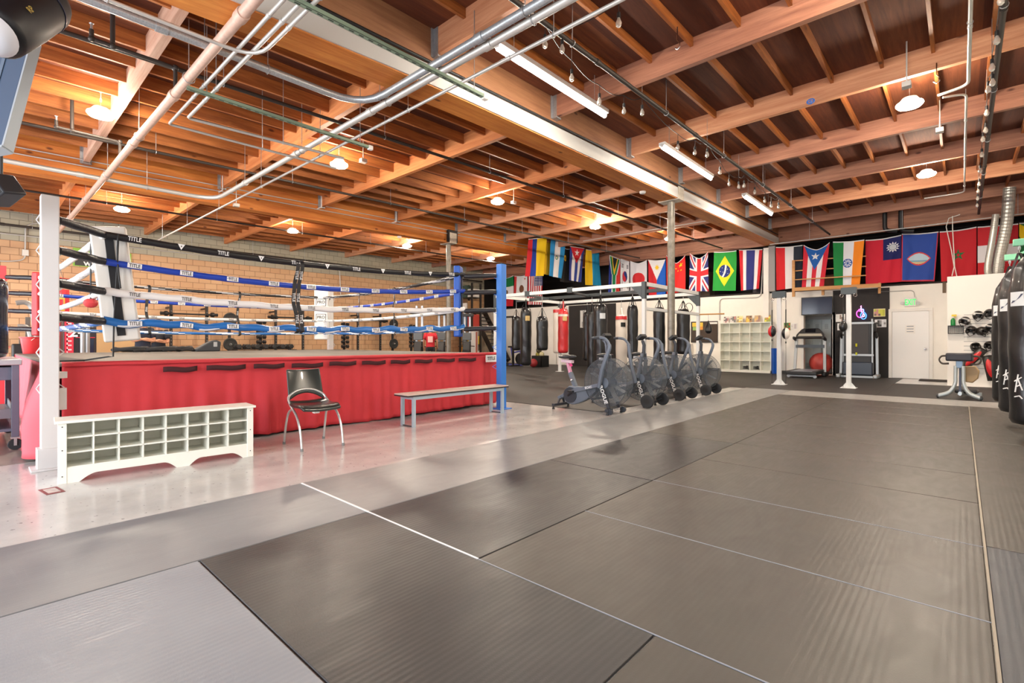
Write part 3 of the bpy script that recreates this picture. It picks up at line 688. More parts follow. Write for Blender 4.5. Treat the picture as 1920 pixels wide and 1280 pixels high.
# ------------------------------------------------------------- chair
t = thing('side_chair', 'black vinyl chair with bent silver tube legs in front of the ring skirt', 'chair', (-5.35, 2.575, 0), R(-4))
vinyl = mat('black_vinyl', (34,40,38), .28, coat=.3); silver = mat('silver_tube', (196,197,196), .3, .6)
def bez(pts, n=24):
    out = []; m = len(pts)
    P_ = [V(p) for p in pts]
    for i in range(m-1):
        p0 = P_[max(i-1,0)]; p1 = P_[i]; p2 = P_[i+1]; p3 = P_[min(i+2,m-1)]
        for j in range(n//(m-1)+1):
            u = j/(n//(m-1)+1)
            out.append(.5*((2*p1)+(p2-p0)*u+(2*p0-5*p1+4*p2-p3)*u*u+(3*p1-p0-3*p2+p3)*u**3))
    out.append(P_[-1]); return out
for s in (-1, 1):
    o = MB().tube(bez([(.27,s*.225,.012),(.225,s*.225,.2),(.12,s*.225,.35),(-.06,s*.22,.44),(-.16,s*.21,.5)]), .0125, 10).build('leg', silver, t)
    MB().cyl((.272,s*.225,0), (.27,s*.225,.03), .016, seg=10).build('foot_cap', mat('grey_cap', (120,120,120), .6), o)
    o = MB().tube(bez([(-.25,s*.225,.012),(-.2,s*.222,.22),(-.14,s*.215,.36),(-.03,s*.21,.415)]), .0125, 10).build('leg', silver, t)
    MB().cyl((-.252,s*.225,0), (-.25,s*.225,.03), .016, seg=10).build('foot_cap', mat('grey_cap', (120,120,120), .6), o)
MB().tube(bez([(-.16,-.21,.5),(-.19,-.19,.54),(-.215,-.1,.59),(-.222,0,.605),(-.215,.1,.59),(-.19,.19,.54),(-.16,.21,.5)], 40), .0125, 10).build('back_arch', silver, t)
def seat_f(u, v, top=True):
    x = lerp(-.2, .26, u); y = lerp(-.23, .23, v)*(1-.06*max(0, .25-u)*4-.10*max(0,u-.75)*4*abs(2*v-1))
    z = .455+.025*(2*v-1)**2*.6-.02*sin(u*pi)+(.01 if u < .2 else 0)-.05*max(0, (u-.72)/.28)**2
    return V((x, y, z))
mb = MB().grid(lambda u, v: seat_f(u, v), 20, 14); mb.build('seat', vinyl, t, ang=3.2, solid=.035, sub=1)
def back_f(u, v):
    y = lerp(-.19, .19, u)*(1.06-.06*v); low = .475+.085*(1-(2*u-1)**2)
    z = lerp(low, .825+.012*(2*u-1)**2, v)
    return V((-.185-.10*v-.035*(1-(2*u-1)**2), y, z))
MB().grid(back_f, 18, 10).build('backrest', vinyl, t, ang=3.2, solid=.022, sub=1)
MB().box((.05,-.03,.36), (.11,.03,.42)).build('clip', white_paint, t, bevel=.004)

# ------------------------------------------------------------- locker bench
t = thing('locker_bench', 'long narrow bench with pale top, dark edge and grey square legs beside the blue post', 'bench', (-5.56, 4.87, 0), R(.5))
MB().box((-.155,-.985,.425), (.155,.985,.445)).build('top_board', mat('pale_laminate', (206,186,176), .4, var=.06, vscale=12, stretch=(1,.2,1)), t)
MB().box((-.157,-.987,.412), (.157,.987,.43)).build('edge_band', mat('dark_edge', (48,40,42), .5), t)
bl = mat('bench_grey', (172,190,202), .4, .2)
for y in (-.87, .87):
    for x in (-.125, .125): MB().box((x-.02,y-.02,0), (x+.02,y+.02,.41)).build('leg', bl, t)
    MB().box((-.105,y-.02,.37), (.105,y+.02,.41)).build('crossbar', bl, t)
    MB().box((-.105,y-.012,.004), (.105,y+.012,.014)).build('floor_bar', mat('dark_bar', (70,70,74), .5), t)
for x in (-.125, .125): MB().box((x-.015,-.85,.365), (x+.015,.85,.41)).build('rail', bl, t)

# ------------------------------------------------------------- air bikes
bg1 = mat('bike_slate', (104,114,128), .42, .15); bg2 = mat('bike_dark', (52,56,64), .45, .1); tyre = mat('bike_tyre', (40,42,46), .7)
cage_m = mat('fan_cage_wire', (70,76,84), .4, .3); haze = mat('fan_cage_mesh', (112,118,124), .5, alpha=.26)
ink_w = mat('print_white', (240,240,240), .5)
def air_bike(label, phase, wheels, pink):
    t = thing('air_bike', label, 'exercise bike', (0,0,0), 0, 'air bikes in a row')
    # front base bar
    MB().box((.49,-.24,.045), (.55,.24,.095)).build('front_base_bar', bg2, t, bevel=.006)
    MB().box((-.56,-.22,.05), (-.5,.22,.095)).build('rear_base_bar', bg2, t, bevel=.006)
    for x in (-.53, .52):
        for y in (-.21, .21): MB().cyl((x,y,0), (x,y,.05), .025, .012, seg=10).build('leveling_foot', blackish, t)
    # front fork posts with lettering
    for s in (-1, 1):
        p0, p1 = V((.37,s*.175,.5)), V((.52,s*.15,.07))
        o = MB().bar(p0, p1, .05, .03, up=V((0,1,0))).build('fork_post', bg2, t, bevel=.004)
        d = (p1-p0).normalized(); c = p0.lerp(p1, .44)+V((0,s*.017,0))
        ax = d if s < 0 else d
        MB().text('ROGUE', c, ax, V((0,s,0)).cross(ax), .088, thick=.002).build('lettering', ink_w, o, smooth=False)
    # fan
    fc = V((.41,0,.49)); r = .385
    fan = MB()
    for i in range(10):
        a = 2*pi*i/10+.2; d = V((cos(a),0,sin(a)))
        fan.bar(fc+d*.07, fc+d*(r-.05), .14, .006, up=V((-sin(a),0,cos(a))))
    fan.build('fan_blades', mat('fan_blade', (108,116,126), .45), t)
    for s in (-1, 1):
        c = MB()
        for i in range(56):
            a = 2*pi*i/56
            c.tube([fc+V((cos(a)*.07,s*.115,sin(a)*.07)), fc+V((cos(a+.06)*r*.6,s*.13,sin(a+.06)*r*.6)), fc+V((cos(a+.12)*r,s*.10,sin(a+.12)*r))], .0014, 4, cap=False)
        for rr in (.2, .3, r): c.tube([fc+V((cos(2*pi*i/40)*rr, s*(.125 if rr < r else .1), sin(2*pi*i/40)*rr)) for i in range(40)], .0045 if rr == r else .0014, 5, closed=True)
        g = c.build('fan_cage', cage_m, t)
        m = MB()
        m.grid(lambda u, v: fc+V((cos(2*pi*u)*lerp(.07,r,v), s*lerp(.128,.1,v), sin(2*pi*u)*lerp(.07,r,v))), 40, 3); m.build('grille_mesh', haze, g)
        MB().lathe([(.085,-.012),(.085,.008),(.06,.014),(.001,.014)], fc+V((0,s*.128,0)), 'Y', 24).build('hub_cap', bg1, t)
    MB().grid(lambda u, v: fc+V((cos(2*pi*u)*r, lerp(-.1,.1,v), sin(2*pi*u)*r)), 48, 2).build('cage_rim', haze, t)
    # mast and console
    MB().tube([(.4,0,.9),(.41,0,1.08),(.38,0,1.16)], .03, 8).bar((.40,-.06,.9), (.40,.06,.9), .05).build('mast', bg2, t)
    for s in (-1, 1): MB().bar((.37,s*.165,.5), (.40,s*.05,.93), .05, .035).build('mast_leg', bg1, t)
    o = MB().box((-.06,-.1,-.03), (.06,.1,.03), M=M4.Translation((.36,0,1.22)) @ M4.Rotation(R(-38), 4, 'Y')).build('console', blackish, t, bevel=.01)
    MB().box((-.045,-.08,.03), (.045,.08,.034), M=M4.Translation((.36,0,1.22)) @ M4.Rotation(R(-38), 4, 'Y')).build('screen', mat('lcd', (120,128,122), .2), o)
    # moving arms
    for s in (-1, 1):
        q = phase*s*-1; y = s*.235
        piv = V((.36,y*.85,.42)); e = .17*q
        pts = [piv, V((.37+e*.5,y,.72)), V((.40+e,y,.98)), V((.40+e*1.1,y,1.09)), V((.33+e*1.15,y,1.18)), V((.22+e*1.2,y*1.02,1.205)), V((.13+e*1.2,y*1.05,1.2))]
        o = MB()
        sm_ = bez(pts, 30); o.tube(sm_, [.032 if q_.z < 1.1 else .023 for q_ in sm_], 8); o = o.build('handle_arm', bg1, t)
        MB().tube([pts[-2], pts[-1]], .024, 10).build('grip', mat('bike_grip', (58,60,64), .7), o)
        # foot peg and link
        ax = V((.36,y*.85,.46)); cr = V((-.27,y*.7,.25))+V((.1*q,0,.08*q))
        l = MB().bar(cr, ax, .055, .02, up=V((0,1,0))).build('link_bar', bg1, t, bevel=.003)
        MB().text('ECHO', ax.lerp(cr, .36)+V((0,s*.012,0)), (1,0,.2), V((0,s,0)).cross(V((1,0,.2)).normalized()), .05, thick=.002).build('lettering', ink_w, l, smooth=False)
        MB().bar(V((-.28,y*.62,.24)), cr, .03, .02, up=V((0,1,0))).build('crank', blackish, t)
        MB().box((cr.x-.05,cr.y+s*.02-.045,cr.z-.015), (cr.x+.05,cr.y+s*.02+.045,cr.z+.015)).build('pedal', blackish, t, bevel=.006)
    # drive case
    out = [(-.40,.14),(-.33,.10),(-.22,.09),(-.1,.13),(.05,.20),(.22,.34),(.22,.44),(.02,.39),(-.16,.39),(-.30,.40),(-.38,.34),(-.41,.24)]
    o = MB().prism(out, (0,-.075,0), (1,0,0), (0,0,1), (0,1,0), .15).build('drive_case', bg1, t, bevel=.012)
    for s in (-1, 1): MB().lathe([(.13,-.01),(.13,.012),(.118,.016),(.085,.012),(.001,.014)], (-.28,s*.078,.245), 'Y', 28).build('chainring_cover', bg2, o)
    # rear frame
    MB().bar((-.24,0,.36), (-.5,0,.2), .075, .055).bar((-.5,0,.2), (-.56,0,.17), .1, .06).build('rear_frame', bg1, t, bevel=.006)
    for s in (-1, 1): MB().bar((-.51,s*.03,.19), (-.53,s*.1,.07), .03, .02).build('rear_leg', bg2, t)
    MB().bar((-.22,0,.37), (-.33,0,.62), .075, .06).build('seat_tube', bg1, t, bevel=.006)
    pk = mat('pink_tape', (214,150,176), .5, var=.25, vscale=40) if pink else bg2
    MB().bar((-.33,0,.62), (-.385,0,.80), .05, .045).build('seat_post', pk, t)
    MB().bar((-.5,0,.815), (-.28,0,.80), .075, .05).build('seat_slider', mat('pale_tape', (216,190,202), .5, var=.2, vscale=60) if pink else mat('pale_metal', (196,200,204), .4, .2), t, bevel=.004)
    MB().cyl((-.29,0,.5), (-.24,-.09,.5), .01, seg=8).ball((-.24,-.1,.5), .022).build('adjust_knob', chrome, t)
    MB().cyl((-.3,-.04,.76), (-.24,-.1,.745), .022, seg=10).build('slider_knob', mat('pink_knob', (214,66,130), .5) if pink else blackish, t)
    st = MB().ball((-.42,0,.885), .13, 18, sc=(1.05,.95,.3)).ball((-.3,0,.89), .07, 14, sc=(1.3,.6,.42)); st.build('saddle', mat('saddle_black', (40,42,46), .4), t)
    for s in (-1, 1):
        if wheels:
            MB().bar((.5,s*.245,.07), (.62,s*.245,.13), .05, .02).build('wheel_bracket', bg2, t)
            o = MB().lathe([(.05,-.03),(.09,-.037),(.112,-.03),(.118,-.012),(.118,.012),(.112,.03),(.09,.037),(.05,.03)], (.62,s*.29,.122), 'Y', 28).build('transport_wheel', tyre, t)
            MB().lathe([(.055,-.032),(.055,.032)], (.62,s*.29,.122), 'Y', 18).build('rim', blackish, o)
        else:
            MB().lathe([(.02,-.02),(.045,-.018),(.05,0),(.045,.018),(.02,.02)], (.565,s*.2,.055), 'Y', 18).build('transport_wheel', bg2, t)
    if not wheels: MB().text('ROGUE', (.556,0,.07), (0,1,0), (0,0,1), .06, thick=.003).build('lettering', ink_w, t, smooth=False)
    return t
b1 = air_bike('slate air bike nearest the camera, with pink taped seat post and no big wheels', .9, False, True); b1.location = (-4.58, 6.86, .006)
b2 = air_bike('slate air bike second in the row, big wheels, handle swung back toward the red bag', -.9, True, False); b2.location = (-4.58, 8.06, .006)
b3 = dup(b2, (-4.62, 9.45, .006), None, 'slate air bike third in the row, big wheels, between two other wheeled bikes'); b4 = dup(b2, (-4.6, 10.72, .006), None, 'slate air bike farthest from the camera, in front of the white cubby shelf')

# ------------------------------------------------------------- heavy bags on the right
leather = mat('black_leather', (20,21,24), .33, bump=.12, bscale=14, coat=.15)
strapm = mat('black_webbing', (30,30,32), .8)
mint = mat('mint_bracket', (128,196,160), .45, .1)
patch_w = mat('bag_patch', (214,218,220), .5)
def bag_body(r, z0, z1, wr=.004, seed=0, seg=28, shoulder=.10):
    rnd = random.Random(seed); mb = MB(); n = 26; ph = [rnd.uniform(0, 6) for _ in range(4)]
    prof = [(.002, z0), (r*.55, z0+.004), (r*.88, z0+.02), (r, z0+.07)]
    for i in range(1, n): prof.append((r, z0+.07+(z1-shoulder-z0-.07)*i/n))
    prof += [(r*.97, z1-shoulder), (r*.8, z1-shoulder*.4), (r*.45, z1-.01), (.002, z1)]
    vs = []; m = len(prof)
    for (q, h) in prof:
        for k in range(seg):
            a = 2*pi*k/seg; f = 1+(wr/r)*(sin(a*3+h*3+ph[0])+.7*sin(h*14+a*2+ph[1])+.5*sin(a*7+ph[2])*max(0, (h-z1+.4)))
            if h > z1-.5: f += .035*sin(a*9+ph[3])*((h-z1+.5)/.5)**2
            vs.append((cos(a)*q*f, sin(a)*q*f, h))
    fs = [(i*seg+k, i*seg+(k+1) % seg, (i+1)*seg+(k+1) % seg, (i+1)*seg+k) for i in range(m-1) for k in range(seg)]
    return mb.add(vs, fs)
def cyl_patch(r, a0, a1, z0, z1, n=10):
    return MB().grid(lambda u, v: (cos(lerp(a0,a1,u))*r, sin(lerp(a0,a1,u))*r, lerp(z0,z1,v)), n, 2)
def straps(t, r, z1, za, zt, n=4, m=None, rr=.009):
    for k in range(n):
        a = 2*pi*(k+.5)/n
        MB().bar((cos(a)*r*.92, sin(a)*r*.92, z1-.1), (cos(a)*.012, sin(a)*.012, za), .03, .006).build('strap', m or strapm, t)
    c = MB()
    k = max(1, int((zt-za)/.045))
    for i in range(k):
        z = za+(i+.5)*(zt-za)/k; e = V((1,0,0)) if i % 2 else V((0,1,0))
        c.tube([V((0,0,z))+e*(.012*cos(j*pi/4))+V((0,0,.03*sin(j*pi/4))) for j in range(8)], rr*.5, 5, closed=True)
    c.build('chain', steel, t)
spots = [(.615,6.25,.205,'nearest'),(.60,8.1,.2,'second'),(.565,9.35,.2,'third'),(.555,10.9,.2,'fourth')]
for i, (x, y, r, nm_) in enumerate(spots):
    t = thing('heavy_bag', ('tall black heavy bag cut by the right edge, nearest of its row', 'tall black heavy bag second from the camera in the right hand row', 'tall black heavy bag third from the camera in the right hand row', 'tall black heavy bag farthest in the right row, beside the headgear wall')[i], 'punching bag', (x, y, 0), 0, 'heavy bags on the right')
    z0, z1 = .2, 2.12
    b = bag_body(r, z0, z1, .005, i, 36, .34).build('bag_body', leather, t, ang=3.2)
    pa = R(-128)
    cyl_patch(r+.008, pa-.45, pa+.5, 1.55, 1.71, 12).build('label_patch', patch_w, b)
    MB().grid(lambda u, v: (cos(pa-.38+.5*u+.1*v)*(r+.0105), sin(pa-.38+.5*u+.1*v)*(r+.0105), 1.585+.1*u*u+.03*v*(1-u)), 10, 2).build('patch_swoosh', mat('swoosh_navy', (60,68,92), .5), b)
    o = MB(); z = .62
    for (u0, v0, u1, v1) in ((-.3,.10,.25,.16),(0,.2,-.25,-.05),(-.05,.15,.3,-.02),(-.2,.02,.2,.06),(-.3,-.12,.1,-.1),(.1,-.1,.3,-.14)):
        pts = [(cos(pa+lerp(u0,u1,j/4)*.6)*(r+.009), sin(pa+lerp(u0,u1,j/4)*.6)*(r+.009), z+lerp(v0,v1,j/4)*.8) for j in range(5)]
        o.tube(pts, .007, 5)
    o.build('printed_logo', ink_w, b)
    straps(t, r*.6, z1+.04, 2.32, 2.41, 4, leather)
    br = thing('bag_bracket', ('mint green wall bracket carrying the nearest black bag of the right row', 'mint green wall bracket carrying the second black bag of the right row', 'mint green wall bracket carrying the third black bag of the right row', 'mint green wall bracket carrying the farthest black bag of the right row')[i], 'bracket', (x, y, 0), 0, 'mint green bag brackets')
    MB().bar((-.06,0,2.46), (.16,0,2.46), .07, .09).bar((.1,0,2.46), (XR-x,0,3.4), .07, .09).build('arm', mint, br, bevel=.006)
    MB().bar((.2,0,2.5), (XR-x,0,2.62), .05, .06).build('brace', mint, br, bevel=.006)
    MB().tube([(0,0,2.40+.03*cos(a)) if False else (.0,.035*sin(a*pi/6),2.39+.035*cos(a*pi/6)) for a in range(12)], .008, 6, closed=True).build('hook', steel, br)
    MB().box((XR-x-.03,-.12,2.3), (XR-x,.12,3.5)).build('wall_plate', mint, br, bevel=.004)

# ------------------------------------------------------------- bag rack with bags
rk = thing('bag_rack', 'large white and dark grey steel rack from which the punching bags hang at the back', 'bag rack', (0,0,0))
rw = mat('rack_white', (224,226,226), .4); rg = mat('rack_grey', (66,74,78), .45, .1)
RZ = 2.62
YR = (11.6, 13.3, 15.1); RX0, RX1 = -11.3, -6.0
for (x, y) in ((RX1,YR[0]),(RX1,YR[2]),(RX0,YR[0]),(RX0,YR[2])):
    MB().box((x-.045,y-.045,.008), (x+.045,y+.045,RZ-.3)).build('post', rw, rk, bevel=.005)
    o = MB().box((x-.05,y-.05,RZ-.38), (x+.05,y+.05,RZ+.06))
    dx = -1 if x > -9 else 1
    o.prism([(0,0),(0,-.3),(.3,0)], (x+dx*.05,y-.05,RZ-.05), (dx,0,0), (0,0,1), (0,1,0), .1).build('corner_bracket', rg, rk, bevel=.004)
    MB().box((x-.12,y-.12,.008), (x+.12,y+.12,.02)).build('base_plate', rw, rk)
for y, m in zip(YR, (rw, rg, rw)): MB().box((RX0-(.6 if m is rg else 0),y-.04,RZ-.05), (RX1,y+.04,RZ+.05)).build('cross_beam', m, rk, bevel=.005)
for x in (RX0, RX1): MB().box((x-.04,YR[0],RZ-.045), (x+.04,YR[2],RZ+.055)).build('side_beam', rw, rk, bevel=.005)
MB().box((RX1-.04,YR[0],1.95), (RX1+.04,YR[2],2.03)).build('side_rail', rw, rk, bevel=.005)
for x in (-9.9, -8.3):
    MB().box((x-.09,YR[0]-.06,RZ-.08), (x+.09,YR[0]+.06,RZ+.08)).bar((x-.09,YR[0],RZ-.02), (x-.5,YR[1],RZ-.02), .07, .06).build('trolley_bracket', rg, rk, bevel=.005)
MB().cyl((RX1+.04,YR[2],1.98), (RX1+.75,YR[2]+.1,1.98), .022, seg=10).build('pull_bar', mat('wood_bar', (190,140,80), .5), rk)
MB().tube([(RX1-.25+.12*cos(a*pi/8),YR[2]-.1,2.2+.14*sin(a*pi/8)) for a in range(16)], .01, 6, closed=True).build('cable_loop', blackish, rk)
red_l = mat('red_leather', (206,44,48), .35, coat=.2); white_l = mat('white_leather', (232,224,214), .4); gold = mat('gold_patch', (198,170,110), .5)
def rack_bag(px, Y, r, y_top, y_bot, label, m=leather, patch=None, top=None, band=None):
    p = P(px, 600, Y=Y); D = (p-V((0,0,EYE))).dot(FW)
    z1 = EYE+(640-y_top)/F*D; z0 = EYE+(640-y_bot)/F*D
    t = thing('heavy_bag', label, 'punching bag', (p.x, Y, 0), 0, 'bags on the rack')
    b = bag_body(r, z0, z1, .005, int(px), 24, .14).build('bag_body', m, t, ang=3.2)
    pa = math.atan2(-Y, -p.x)
    if patch: cyl_patch(r+.008, pa-.1, pa+.75, z1-.42, z1-.27, 8).build('label_patch', patch, b)
    if top: cyl_patch(r+.006, 0, 2*pi, z1-.17, z1-.05, 24).build('top_band', top, b)
    if band: cyl_patch(r+.006, 0, 2*pi, z1-.27, z1-.2, 24).build('band', band, b)
    za = min(z1+.24, RZ-.12)
    straps(t, r, z1, za, RZ-.05, 4, m if m is not leather else None)
    return t, b, z0, z1, r
rack_bag(968, 13.3, .16, 592, 657, 'shorter black bag hanging left of a long black bag, beside the blue post', leather)
rack_bag(986, 11.6, .17, 576, 685, 'long black bag with a gold patch, nearest the blue ring post', leather, gold)
rack_bag(1016.5, 11.6, .175, 592, 657, 'creased black bag in front of the white panels, left of the red bag', leather)
rack_bag(1047, 15.1, .2, 578, 662, 'white bag with a red top behind the bright red bag', white_l, None, red_l, None)
rb = rack_bag(1056, 13.3, .175, 578, 662, 'bright red bag with a white band and gold patch above the pink taped bike', red_l, gold, None, white_l)
rack_bag(1101, 15.1, .15, 584, 676, 'slim black bag behind, left of the thick black bag at the dark wall', leather)
rack_bag(1110, 13.3, .16, 584, 690, 'slim black bag squeezed against the thick black bag at the dark wall', leather)
rack_bag(1126, 11.6, .18, 569, 690, 'thick black bag with a pale patch in front of the dark wall panel', leather, patch_w)
rack_bag(1165, 15.1, .19, 590, 690, 'white leather bag with red top hanging between two black bags', white_l, blackish, red_l)
rack_bag(1186, 13.3, .155, 571, 672, 'black bag just right of the white bag with red top', leather)
rack_bag(1236, 15.1, .185, 575, 683, 'black bag hanging behind the round steel column', leather)
rack_bag(1281, 15.1, .2, 578, 664, 'black bag at the right end of the rack, under the dark corner bracket', leather)

# ------------------------------------------------------------- double end ball posts
def ball_post(px, py, label):
    p = P(px, py, Z=.008)
    t = thing('ball_post', label, 'post', (p.x, p.y, .008), 0, 'white ball posts')
    MB().box((-.05,-.05,.01), (.05,.05,2.3)).build('post', rw, t, bevel=.006)
    MB().box((-.16,-.16,0), (.16,.16,.012)).build('base_plate', rw, t)
    g = MB()
    for dx, dy in ((1,0),(-1,0),(0,1),(0,-1)):
        g.prism([(0,0),(.1,0),(0,.13)], (dx*.05-(dy*.004), dy*.05-(dx*.004), .012), (dx,dy,0), (0,0,1), (dy,dx,0), .008)
    g.build('gusset', rw, t)
    MB().box((-.16,-.07,2.3), (.16,.07,2.47)).build('head_plate', rg, t, bevel=.006)
    e = MB()
    for s in (-1, 1): e.tube([(s*.14+.035*cos(a*pi/6),-.08,2.27+.035*sin(a*pi/6)) for a in range(12)], .008, 6, closed=True)
    e.build('eyelet', chrome, t)
    return p
p1 = ball_post(1461, 720.5, 'white steel ball post on the left, between red and white speed balls')
p2 = ball_post(1591.5, 727, 'white steel ball post on the right, in front of the folded treadmill')
def end_ball(x, y, zc, mats, label, r=.1, z1=2.24):
    t = thing('double_end_ball', label, 'speed ball', (x, y, 0), 0, 'double end balls')
    b = MB(); seg = 24; n = 14; vs = []
    for i in range(n+1):
        th = pi*i/n
        for k in range(seg):
            a = 2*pi*k/seg; vs.append((sin(th)*cos(a)*r, sin(th)*sin(a)*r, zc-cos(th)*r*1.5))
    b.v = vs
    for i in range(n):
        for k in range(seg):
            b.f.append([i*seg+k, i*seg+(k+1) % seg, (i+1)*seg+(k+1) % seg, (i+1)*seg+k]); b.m.append((k//6) % len(mats))
    b.build('ball', mats, t)
    MB().tube([(0,0,zc+r*1.45),(0,0,z1)], .006, 6).tube([(0,0,zc+r*1.7),(0,0,z1-.25)], .014, 6).build('upper_cord', blackish, t)
    MB().tube([(0,0,.03),(0,0,zc-r*1.45)], .005, 6).tube([(0,0,zc-r*2.6),(0,0,zc-r*2.1)], .016, 6).build('lower_cord', blackish, t)
end_ball(p1.x-.15, p1.y-.09, 1.42, [red_l, leather], 'red and black ball strung on cords left of the left white post')
end_ball(p1.x+.18, p1.y-.09, 1.36, [white_l, white_l, leather], 'white and black ball strung on cords right of the left white post')
end_ball(p2.x-.1, p2.y-.12, 1.52, [leather], 'black ball strung on cords in front of the right white post', .09)
# ------------------------------------------------------------- pipes and conduits under the ceiling
def bend(pts, r=.12, n=5):
    pts = [V(p) for p in pts]; out = [pts[0]]
    for i in range(1, len(pts)-1):
        a = (pts[i-1]-pts[i]); b = (pts[i+1]-pts[i]); q = min(r, a.length*.45, b.length*.45); a = pts[i]+a.normalized()*q; b = pts[i]+b.normalized()*q
        for j in range(n+1):
            u = j/n; out.append(a*(1-u)**2+pts[i]*2*u*(1-u)+b*u*u)
    out.append(pts[-1]); return out
def pipe(label, pts, r, m, cat='conduit', name='conduit', rad=.15, hang=1.6, couple=2.2, top=None):
    pts = [V(p) for p in pts]
    t = thing(name, label, cat, (0,0,0))
    MB().tube(bend(pts, rad), r, 12).build('pipe_run', m, t)
    for i in range(len(pts)-1):
        a, b = pts[i], pts[i+1]; L_ = (b-a).length; d = (b-a).normalized()
        if abs(d.z) > .5: continue
        k = 1
        while k*couple < L_-.3:
            c = a+d*(k*couple); MB().tube([c-d*r*1.2, c+d*r*1.2], r*1.22, 12).build('coupling', m, t); k += 1
        k = .5
        while hang and k*hang < L_-.15:
            c = a+d*(k*hang); dz = deck(c.y)-.01
            MB().tube([c+V((0,0,r)), V((c.x, c.y, dz))], .005, 5).build('hanger_rod', steel, t)
            s = d.cross(V((0,0,1))).normalized()
            MB().tube([c+s*(cos(j*pi/5)*r*1.25)+V((0,0,sin(j*pi/5)*r*1.25)) for j in range(10)], .005, 5, closed=True).build('hanger_ring', steel, t)
            k += 1
    return t
galv = mat('galvanised_pipe', (178,184,188), .4, .6, var=.18, vscale=70)
pipe('silver conduit crossing under the big beam, then turning toward the camera', [(3,3.5,4.22),(-5.78,3.46,4.22),(-5.82,-3.8,4.22)], .042, galv, rad=.5, hang=2.4)
pipe('silver conduit running the width of the hall over the ring, turning by the white post', [(3,3.62,4.2),(-11.9,3.55,4.2),(-11.95,-3.8,4.2)], .042, conduit, rad=.5, hang=2.4)
pipe('thin pale conduit crossing over the ring down to the block wall', [(3,3.95,4.2),(-18.2,3.8,4.2)], .02, conduit, hang=2.4)
pipe('pale pink painted sprinkler main crossing over the near end of the ring', [(-.5,1.70,4.15),(-18.3,1.62,4.15)], .05, pipe_pink, 'pipe', 'sprinkler_pipe', hang=2.4)
pipe('slim silver conduit beside the pink main, turning away at the pale green strut', [(2,1.82,4.08),(-7.9,1.80,4.08),(-7.88,4.2,4.1)], .018, conduit, rad=.06, hang=2.4)
pipe('slim silver conduit right of its twin, ending under the glowing lamp over the ring', [(2,1.93,4.08),(-7.5,1.92,4.08),(-7.36,4.05,4.1)], .02, conduit, rad=.06, hang=2.4)
pipe('slim silver conduit bending back toward the camera at the top left', [(2,2.0,4.05),(-5.35,1.98,4.05),(-5.4,-3.8,4.05)], .018, conduit, rad=.3, hang=2.4)
pipe('grey black sprinkler pipe right of the tube lights, running to the back wall', [(-3.35,-3.8,4.5),(-3.25,19.3,4.72)], .03, pipe_black, 'pipe', 'sprinkler_pipe', hang=2.42, couple=3)
pipe('dark sprinkler pipe over the right side of the ring, running back to the flags', [(-7.35,-3.8,4.48),(-6.75,19.3,4.7)], .026, pipe_black, 'pipe', 'sprinkler_pipe', hang=2.42, couple=3)
pipe('dark sprinkler pipe in front of the second timber beam, over the ring centre', [(-10.9,-3.8,4.5),(-10.2,19.3,4.72)], .026, pipe_black, 'pipe', 'sprinkler_pipe', hang=2.42, couple=3)
pipe('dark sprinkler pipe between the second timber beam and the block wall', [(-15.6,-3.8,4.5),(-15.3,19.3,4.7)], .026, pipe_black, 'pipe', 'sprinkler_pipe', hang=2.42, couple=3)
pipe('black sprinkler main bracketed along the top of the block wall', [(XL+.35,-3.8,4.42),(XL+.35,19.3,4.5)], .035, pipe_black, 'pipe', 'sprinkler_pipe', hang=2.0)
pipe('thin grey conduit running along the face of the block wall', [(XL+.04,-3.8,4.2),(XL+.04,10.9,4.28),(XL+.04,10.95,3.2)], .018, conduit, rad=.1, hang=0)
pipe('black conduit running along the upper side of the big timber beam', [(B1+BW1/2+.04,1,gbot(1)+.34),(B1+BW1/2+.04,19.4,gbot(19.4)+.34)], .018, blackish, hang=0)
for k_, (za, zb) in enumerate(((.62,.62),(.50,.5))):
    pipe('thin pale conduit on the side of the second timber beam, %s of two' % ('upper', 'lower')[k_], [(B2+BW/2+.03,-3,gbot(-3)+za-.2),(B2+BW/2+.03,15,gbot(15)+zb-.2)], .012, conduit, hang=0, couple=4)
pipe('pale grey conduit hanging straight toward the camera at the right, ending at a small box', [(.07,-3.5,4.62),(.07,9.2,4.66),(-.25,9.3,4.66)], .02, conduit, rad=.2, hang=2.42)
pipe('pale grey conduit dropping toward the back flags on the right', [(-.2,9.42,4.66),(.05,9.5,4.66),(.05,16.3,4.78),(-.7,16.4,4.8)], .016, conduit, rad=.2, hang=2.42)
pipe('dark pipe at the far right carrying the bulb string', [(.3,-3.6,4.58),(.36,19.3,4.78)], .03, pipe_black, 'pipe', 'sprinkler_pipe', hang=2.42)
pipe('silver conduit under the beams above the right hand flags', [(-4.9,18.6,4.5),(2.4,18.6,4.5)], .016, conduit, hang=2.4)
pipe('thin conduit under the purlins above the left hand flags', [(-10.5,15.5,4.92),(-5.4,15.5,4.92)], .014, conduit, hang=0)
